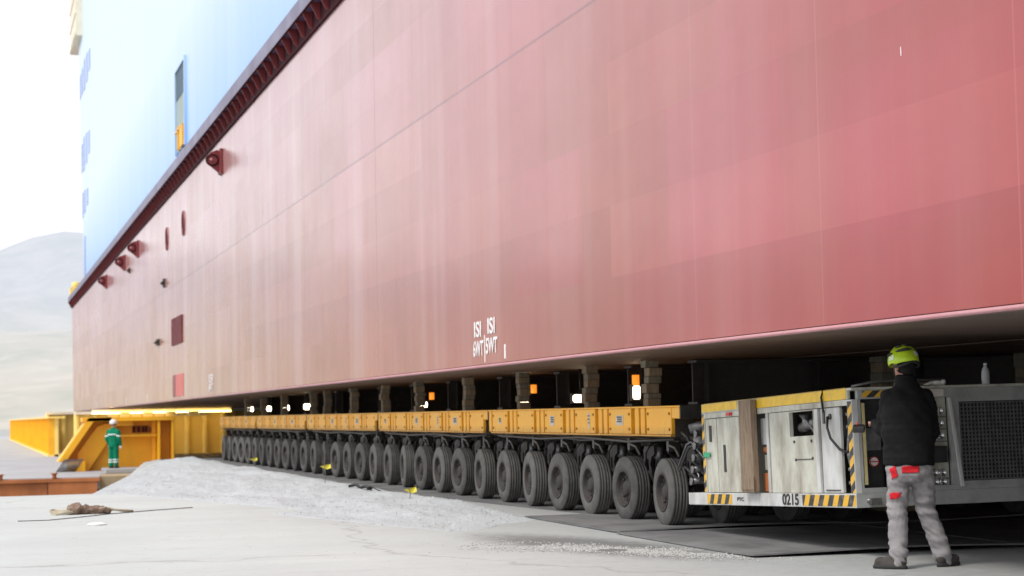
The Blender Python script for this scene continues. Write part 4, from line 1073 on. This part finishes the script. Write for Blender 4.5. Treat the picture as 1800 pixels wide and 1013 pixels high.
def worker_front():
    root=empty('person',(7.45,14.62,0),(0,0,radians(-21)))
    tag(root,'worker seen from behind in lime helmet, black fleece, grey trousers with red pockets','person')
    hip=[(-.088,0,.85),(.092,.02,.85)]; knee=[(-.105,.03,.49),(.135,.10,.49)]; ank=[(-.115,-.04,.09),(.265,.16,.09)]
    sh=[(-.150,.02,1.405),(.155,.0,1.405)]; elb=[(-.205,.08,1.14),(.215,.04,1.12)]; wr=[(-.235,.33,1.19),(.02,.30,1.10)]
    # body (continuous)
    b=MB()
    Mh=head_shape(b,(-.02,.02,1.665),radians(32),radians(-14))
    b.rings([(0,0,1.38,.09,.08),(-.005,.0,1.48,.062,.062),(-.012,.01,1.60,.055,.06)],16)
    b.rings([(0,.01,.80,.10,.09),(0,.01,.88,.155,.105),(0,.01,1.05,.14,.095),(0,.01,1.25,.165,.11),(0,.01,1.38,.16,.09),(0,0,1.46,.06,.05)],18)
    for i in (0,1):
        limb(b,[hip[i],knee[i],ank[i],(ank[i][0],ank[i][1]+.02,.05)],[.075,.050,.038,.035])
        limb(b,[sh[i],elb[i],wr[i]],[.045,.036,.026])
    hand(b,wr[0],(-.15,1,.15),(-.1,-.1,1),1,1,.7); hand(b,wr[1],(-.5,1,.1),(0,0,1),-1,1,.8)
    remesh(b,'body',M['skin'],.0065,root,2)
    # hair + collar
    h=MB(); h.ball((0,-.022,.018),(.083,.098,.108),18,12,M=Mh); h.ball((0,-.05,-.05),(.065,.055,.06),M=Mh); remesh(h,'hair',M['hair'],.01,root,2)
    # jacket
    j=MB()
    j.rings([(0,.01,.845,.204,.150),(0,.01,.87,.214,.155),(0,.01,1.0,.212,.152),(-.005,.005,1.15,.218,.155),(-.005,-.005,1.30,.208,.145),(0,-.005,1.39,.195,.125),(0,.0,1.45,.145,.10),(0,.0,1.50,.108,.098),(-.005,-.01,1.55,.088,.088),(-.006,-.015,1.585,.076,.080)],22)
    for i in (0,1): limb(j,[sh[i],elb[i],((wr[i][0]*.9+elb[i][0]*.1),(wr[i][1]*.9+elb[i][1]*.1),(wr[i][2]*.9+elb[i][2]*.1))],[.074,.062,.048])
    def fj(c): return .017*noise.noise(Vector((c.x*6,c.y*6,c.z*13+c.x*8)))+.006*noise.noise(Vector((c.x*3,c.y*3,c.z*34)))+.004*noise.noise(Vector((c.x*20,c.y*20,c.z*30)))
    remesh(j,'jacket',M['jacket'],.011,root,4,fj)
    # trousers
    t=MB()
    t.rings([(0,.01,.70,.10,.11),(0,.012,.76,.185,.135),(0,.01,.84,.190,.135),(0,.01,.90,.175,.125)],20)
    for i in (0,1):
        H_,K_,A_=map(Vector,(hip[i],knee[i],ank[i])); pts=[H_,H_.lerp(K_,.45),K_,K_.lerp(A_,.5),A_+Vector((0,0,.02)),A_+Vector((0,.01,-.04))]
        limb(t,pts,[.100,.098,.086,.080,.078,.072])
    def ft(c):
        low=max(0,1-c.z/.35); kn=math.exp(-((c.z-.48)/.10)**2); up=math.exp(-((c.z-.72)/.12)**2)
        a=.009+.014*low+.013*kn+.012*up
        return a*(noise.noise(Vector((c.x*6+3,c.y*6,c.z*19)))+.6*noise.noise(Vector((c.x*14,c.y*14,c.z*32+c.x*22))))
    tr=remesh(t,'trousers',M['trouser'],.010,root,3,ft)
    # pockets
    def pad(name,c,size,rot,mat):
        m=MB(); nx_,nz_=14,9; vs=[];fs=[]
        for a in range(nz_+1):
            for q in range(nx_+1):
                u=(q/nx_-.5); v=(a/nz_-.5); vs.append((u*size[0],0,v*size[1]+ .12*u*size[1]))
        for a in range(nz_):
            for q in range(nx_): k=a*(nx_+1)+q; fs.append((k,k+1,k+nx_+2,k+nx_+1))
        m.add(vs,fs,0,True); o=m.build(name,mat,tr); o.location=c; o.rotation_euler=rot
        w_=o.modifiers.new('w','SHRINKWRAP'); w_.target=tr; w_.wrap_method='NEAREST_SURFACEPOINT'; w_.wrap_mode='ABOVE_SURFACE'; w_.offset=.006
        s=o.modifiers.new('s','SOLIDIFY'); s.thickness=.007; s.offset=0; return o
    pad('pocket_flap',(-.005,-.135,.815),(.145,.050),(0,radians(2),0),M['redcloth'])
    pad('pocket_flap',(-.150,-.105,.79),(.060,.09),(0,radians(-12),radians(-40)),M['redcloth'])
    pad('pocket_flap',(-.135,-.09,.60),(.125,.055),(0,radians(-5),radians(-30)),M['redcloth'])
    # shoes
    for i,(sx,rz,yo) in enumerate(((-.14,radians(62),-.04),(.280,radians(-42),.155))):
        s=MB(); s.rings([(0,.05,.0,.045,.135),(0,.05,.02,.050,.142),(0,.05,.05,.046,.132),(0,.02,.075,.045,.085),(0,-.02,.11,.047,.058),(0,-.03,.15,.046,.050)],20)
        s.ball((0,.125,.045),(.047,.058,.036)); s.ball((0,-.05,.05),(.044,.045,.05))
        o=remesh(s,'shoe',M['shoe'],.009,root,2); o.location=(sx,yo,.016); o.rotation_euler=(0,0,rz)
        m=MB(); m.rings([(0,.05,-.016,.050,.148),(0,.05,.008,.054,.152),(0,.05,.014,.050,.146)],24); m.build('sole',M['sole'],o)
        m=MB()
        for k in range(4): m.tube([(-.03,.02+.025*k,.075-.010*k),(0,.03+.025*k,.090-.011*k),(.03,.02+.025*k,.075-.010*k)],.004,6)
        m.build('laces',M['ink'],o)
    helmet(root,None,M['lime'],Mh)
    # glasses strap line
    return root
worker_front()
c=empty('remote_control',(7.20,15.05,1.155),(radians(15),0,radians(-30))); tag(c,'small dark remote control box in the helmeted worker\'s left hand','remote control')
m=MB(); m.box(-.04,.06,-.05,.05,-.03,.02); m.build('case',M['grille'],c,.008)
m=MB(); m.cyl((.0,0,.02),(.0,0,.05),.007,n=8); m.build('lever',M['red'],c)

def worker_green():
    root=empty('person',(4.86,70.6,-.36),(0,0,radians(-38)))
    tag(root,'distant worker in green reflective coverall and white hard hat on the barge edge','person')
    b=MB(); Mh=head_shape(b,(0,.02,1.56),radians(-20),0)
    b.rings([(0,0,1.28,.09,.08),(0,0,1.40,.06,.06),(0,.01,1.50,.055,.06)],14)
    b.rings([(0,0,.80,.14,.10),(0,0,1.0,.13,.09),(0,0,1.2,.16,.10),(0,0,1.32,.15,.08)],14)
    hip=[(-.09,0,.84),(.09,0,.84)]; knee=[(-.10,.02,.46),(.10,.02,.46)]; ank=[(-.10,-.01,.09),(.11,.0,.09)]
    sh=[(-.19,0,1.30),(.19,0,1.30)]; el=[(-.27,-.02,1.04),(.27,-.03,1.04)]; wr=[(-.24,.10,.84),(.25,.08,.82)]
    for i in (0,1): limb(b,[hip[i],knee[i],ank[i]],[.07,.05,.04]); limb(b,[sh[i],el[i],wr[i]],[.05,.04,.03])
    hand(b,wr[0],(0,.2,-1),(-1,0,0),1,1.1,.5); hand(b,wr[1],(0,.2,-1),(1,0,0),-1,1.1,.5)
    remesh(b,'body',M['skin'],.0085,root,2)
    c=MB(); c.rings([(0,0,.74,.16,.13),(0,0,.84,.20,.15),(0,0,1.0,.185,.14),(0,0,1.2,.205,.145),(0,0,1.32,.20,.12),(0,0,1.38,.12,.09),(0,0,1.44,.08,.08)],18)
    for i in (0,1): limb(c,[hip[i],knee[i],ank[i]],[.11,.095,.085]); limb(c,[sh[i],el[i],wr[i]],[.085,.07,.052])
    cv=remesh(c,'coverall',M['greencloth'],.018,root,3,fold(7,.012))
    m=MB()
    for i in (0,1):
        for z,r in ((.22,.098),(.30,.099)):
            K=Vector(knee[i]).lerp(Vector(ank[i]),(.46-z)/.37); m.lathe([(-.02,r),(.02,r)],'z',(K.x,K.y,z),16)
        A=Vector(sh[i]).lerp(Vector(el[i]),.6); m.lathe([(-.025,.088),(.025,.088)],'z',(A.x,A.y,A.z),16)
    m.rings([(0,0,1.17,.218,.158),(0,0,1.21,.218,.158)],20)
    m.build('reflective_band',M['reflect'],cv)
    for i in (0,1):
        m=MB(); m.ball((wr[i][0],wr[i][1]+.01,wr[i][2]-.06),(.045,.05,.085)); m.build('glove',M['white'],root)
        s=MB(); s.rings([(0,.04,.0,.05,.14),(0,.04,.05,.05,.13),(0,0,.09,.055,.08),(0,-.02,.16,.06,.06)],16); o=s.build('boot',M['shoe'],root); o.location=(ank[i][0],ank[i][1],0)
    helmet(root,None,M['white'],Mh,False)
worker_green()

# ------------------------------------------------------------------ small things on the ground
random.seed(8)
def flag(x,y,z,lab,hgt=.28):
    r=empty('marker_flag',(x,y,z)); tag(r,lab,'marker','yellow marker flags on the gravel bank')
    m=MB(); m.tube([(0,0,-.05),(.02,0,hgt*.5),(-.01,0,hgt)],.006,6); m.build('stake',M['steel2'],r)
    m=MB(); m.add([(0,0,hgt),(.11,.02,hgt+.02),(.12,-.01,hgt-.05),(.05,.01,hgt-.08),(0,0,hgt-.06),(-.08,.02,hgt-.02)],[(0,1,2,3,4,5)]); o=m.build('tape',M['yellowflag'],r); s=o.modifiers.new('s','SOLIDIFY'); s.thickness=.006
flag(6.95,50.0,max(0,bank_h(6.95,50.0)),'yellow tape marker farthest along the bank, by the last tyres',.3)
flag(6.15,34.9,max(0,bank_h(6.15,34.9)),'yellow tape marker on a leaning stake at the middle of the bank',.32)
flag(6.45,29.2,max(0,bank_h(6.45,29.2)),'yellow tape marker nearest the camera on the gravel bank',.16)
def gz(x,y): return max(0,bank_h(x,y))
m=MB(); m.tube([(x_,y_,gz(x_,y_)+.03+h_) for x_,y_,h_ in ((6.35,33.6,0),(6.45,33.5,.03),(6.5,33.3,.01),(6.58,33.2,.04),(6.62,33.0,0),(6.52,32.8,0))],.028,8)
m.tube([(x_,y_,gz(x_,y_)+.02+h_) for x_,y_,h_ in ((6.5,33.4,.03),(6.6,32.9,.05),(6.7,32.3,.01),(6.78,31.6,0))],.012,6)
tag(m.build('black_hose',M['black'],None),'short coiled black hose lying on top of the gravel bank','hose')
# rag and rope heap
hp=empty('rope_heap',(1.5,28.7,0)); tag(hp,'heap of brown rag and pale rope on the concrete at far left','rope heap')
m=MB(); m.ball((.12,.05,.05),(.20,.13,.075)); m.ball((-.06,0,.07),(.12,.12,.09)); m.ball((.30,0,.04),(.14,.1,.06)); remesh(m,'rag',M['brownrag'],.014,hp,2,fold(13,.035))
m=MB()
for k in range(3):
    pts=[(-.25+.13*cos(t+.3*k)*(1+.12*k),.0+.12*sin(t),.02+.018*k+.014*sin(3*t+k)) for t in np.linspace(0,6.0,22)]; m.tube(pts,.016,6)
for k in range(3): m.tube([(.2,.0,.06),(.36,-.05,.09-.02*k),(.5,.02*k,.05),(.66+.05*k,.05*k,.02)],.016,6)
m.build('rope',M['rope'],hp)
m=MB(); m.tube([(.6,27.2,.006),(1.0,27.15,.008),(1.35,27.6,.008),(1.9,28.4,.008),(2.5,29.0,.009),(3.2,29.6,.009)],.006,6); tag(m.build('ground_cable',M['steel']),'thin dark cable lying across the concrete below the gravel bank','cable')
m=MB(); m.ball((1.55,25.6,.01),(.13,.09,.025)); tag(remesh(m,'cement_lump',M['white'],.01,None,2,fold(14,.01)),'flat white blob of spilled cement on the concrete','cement spill')
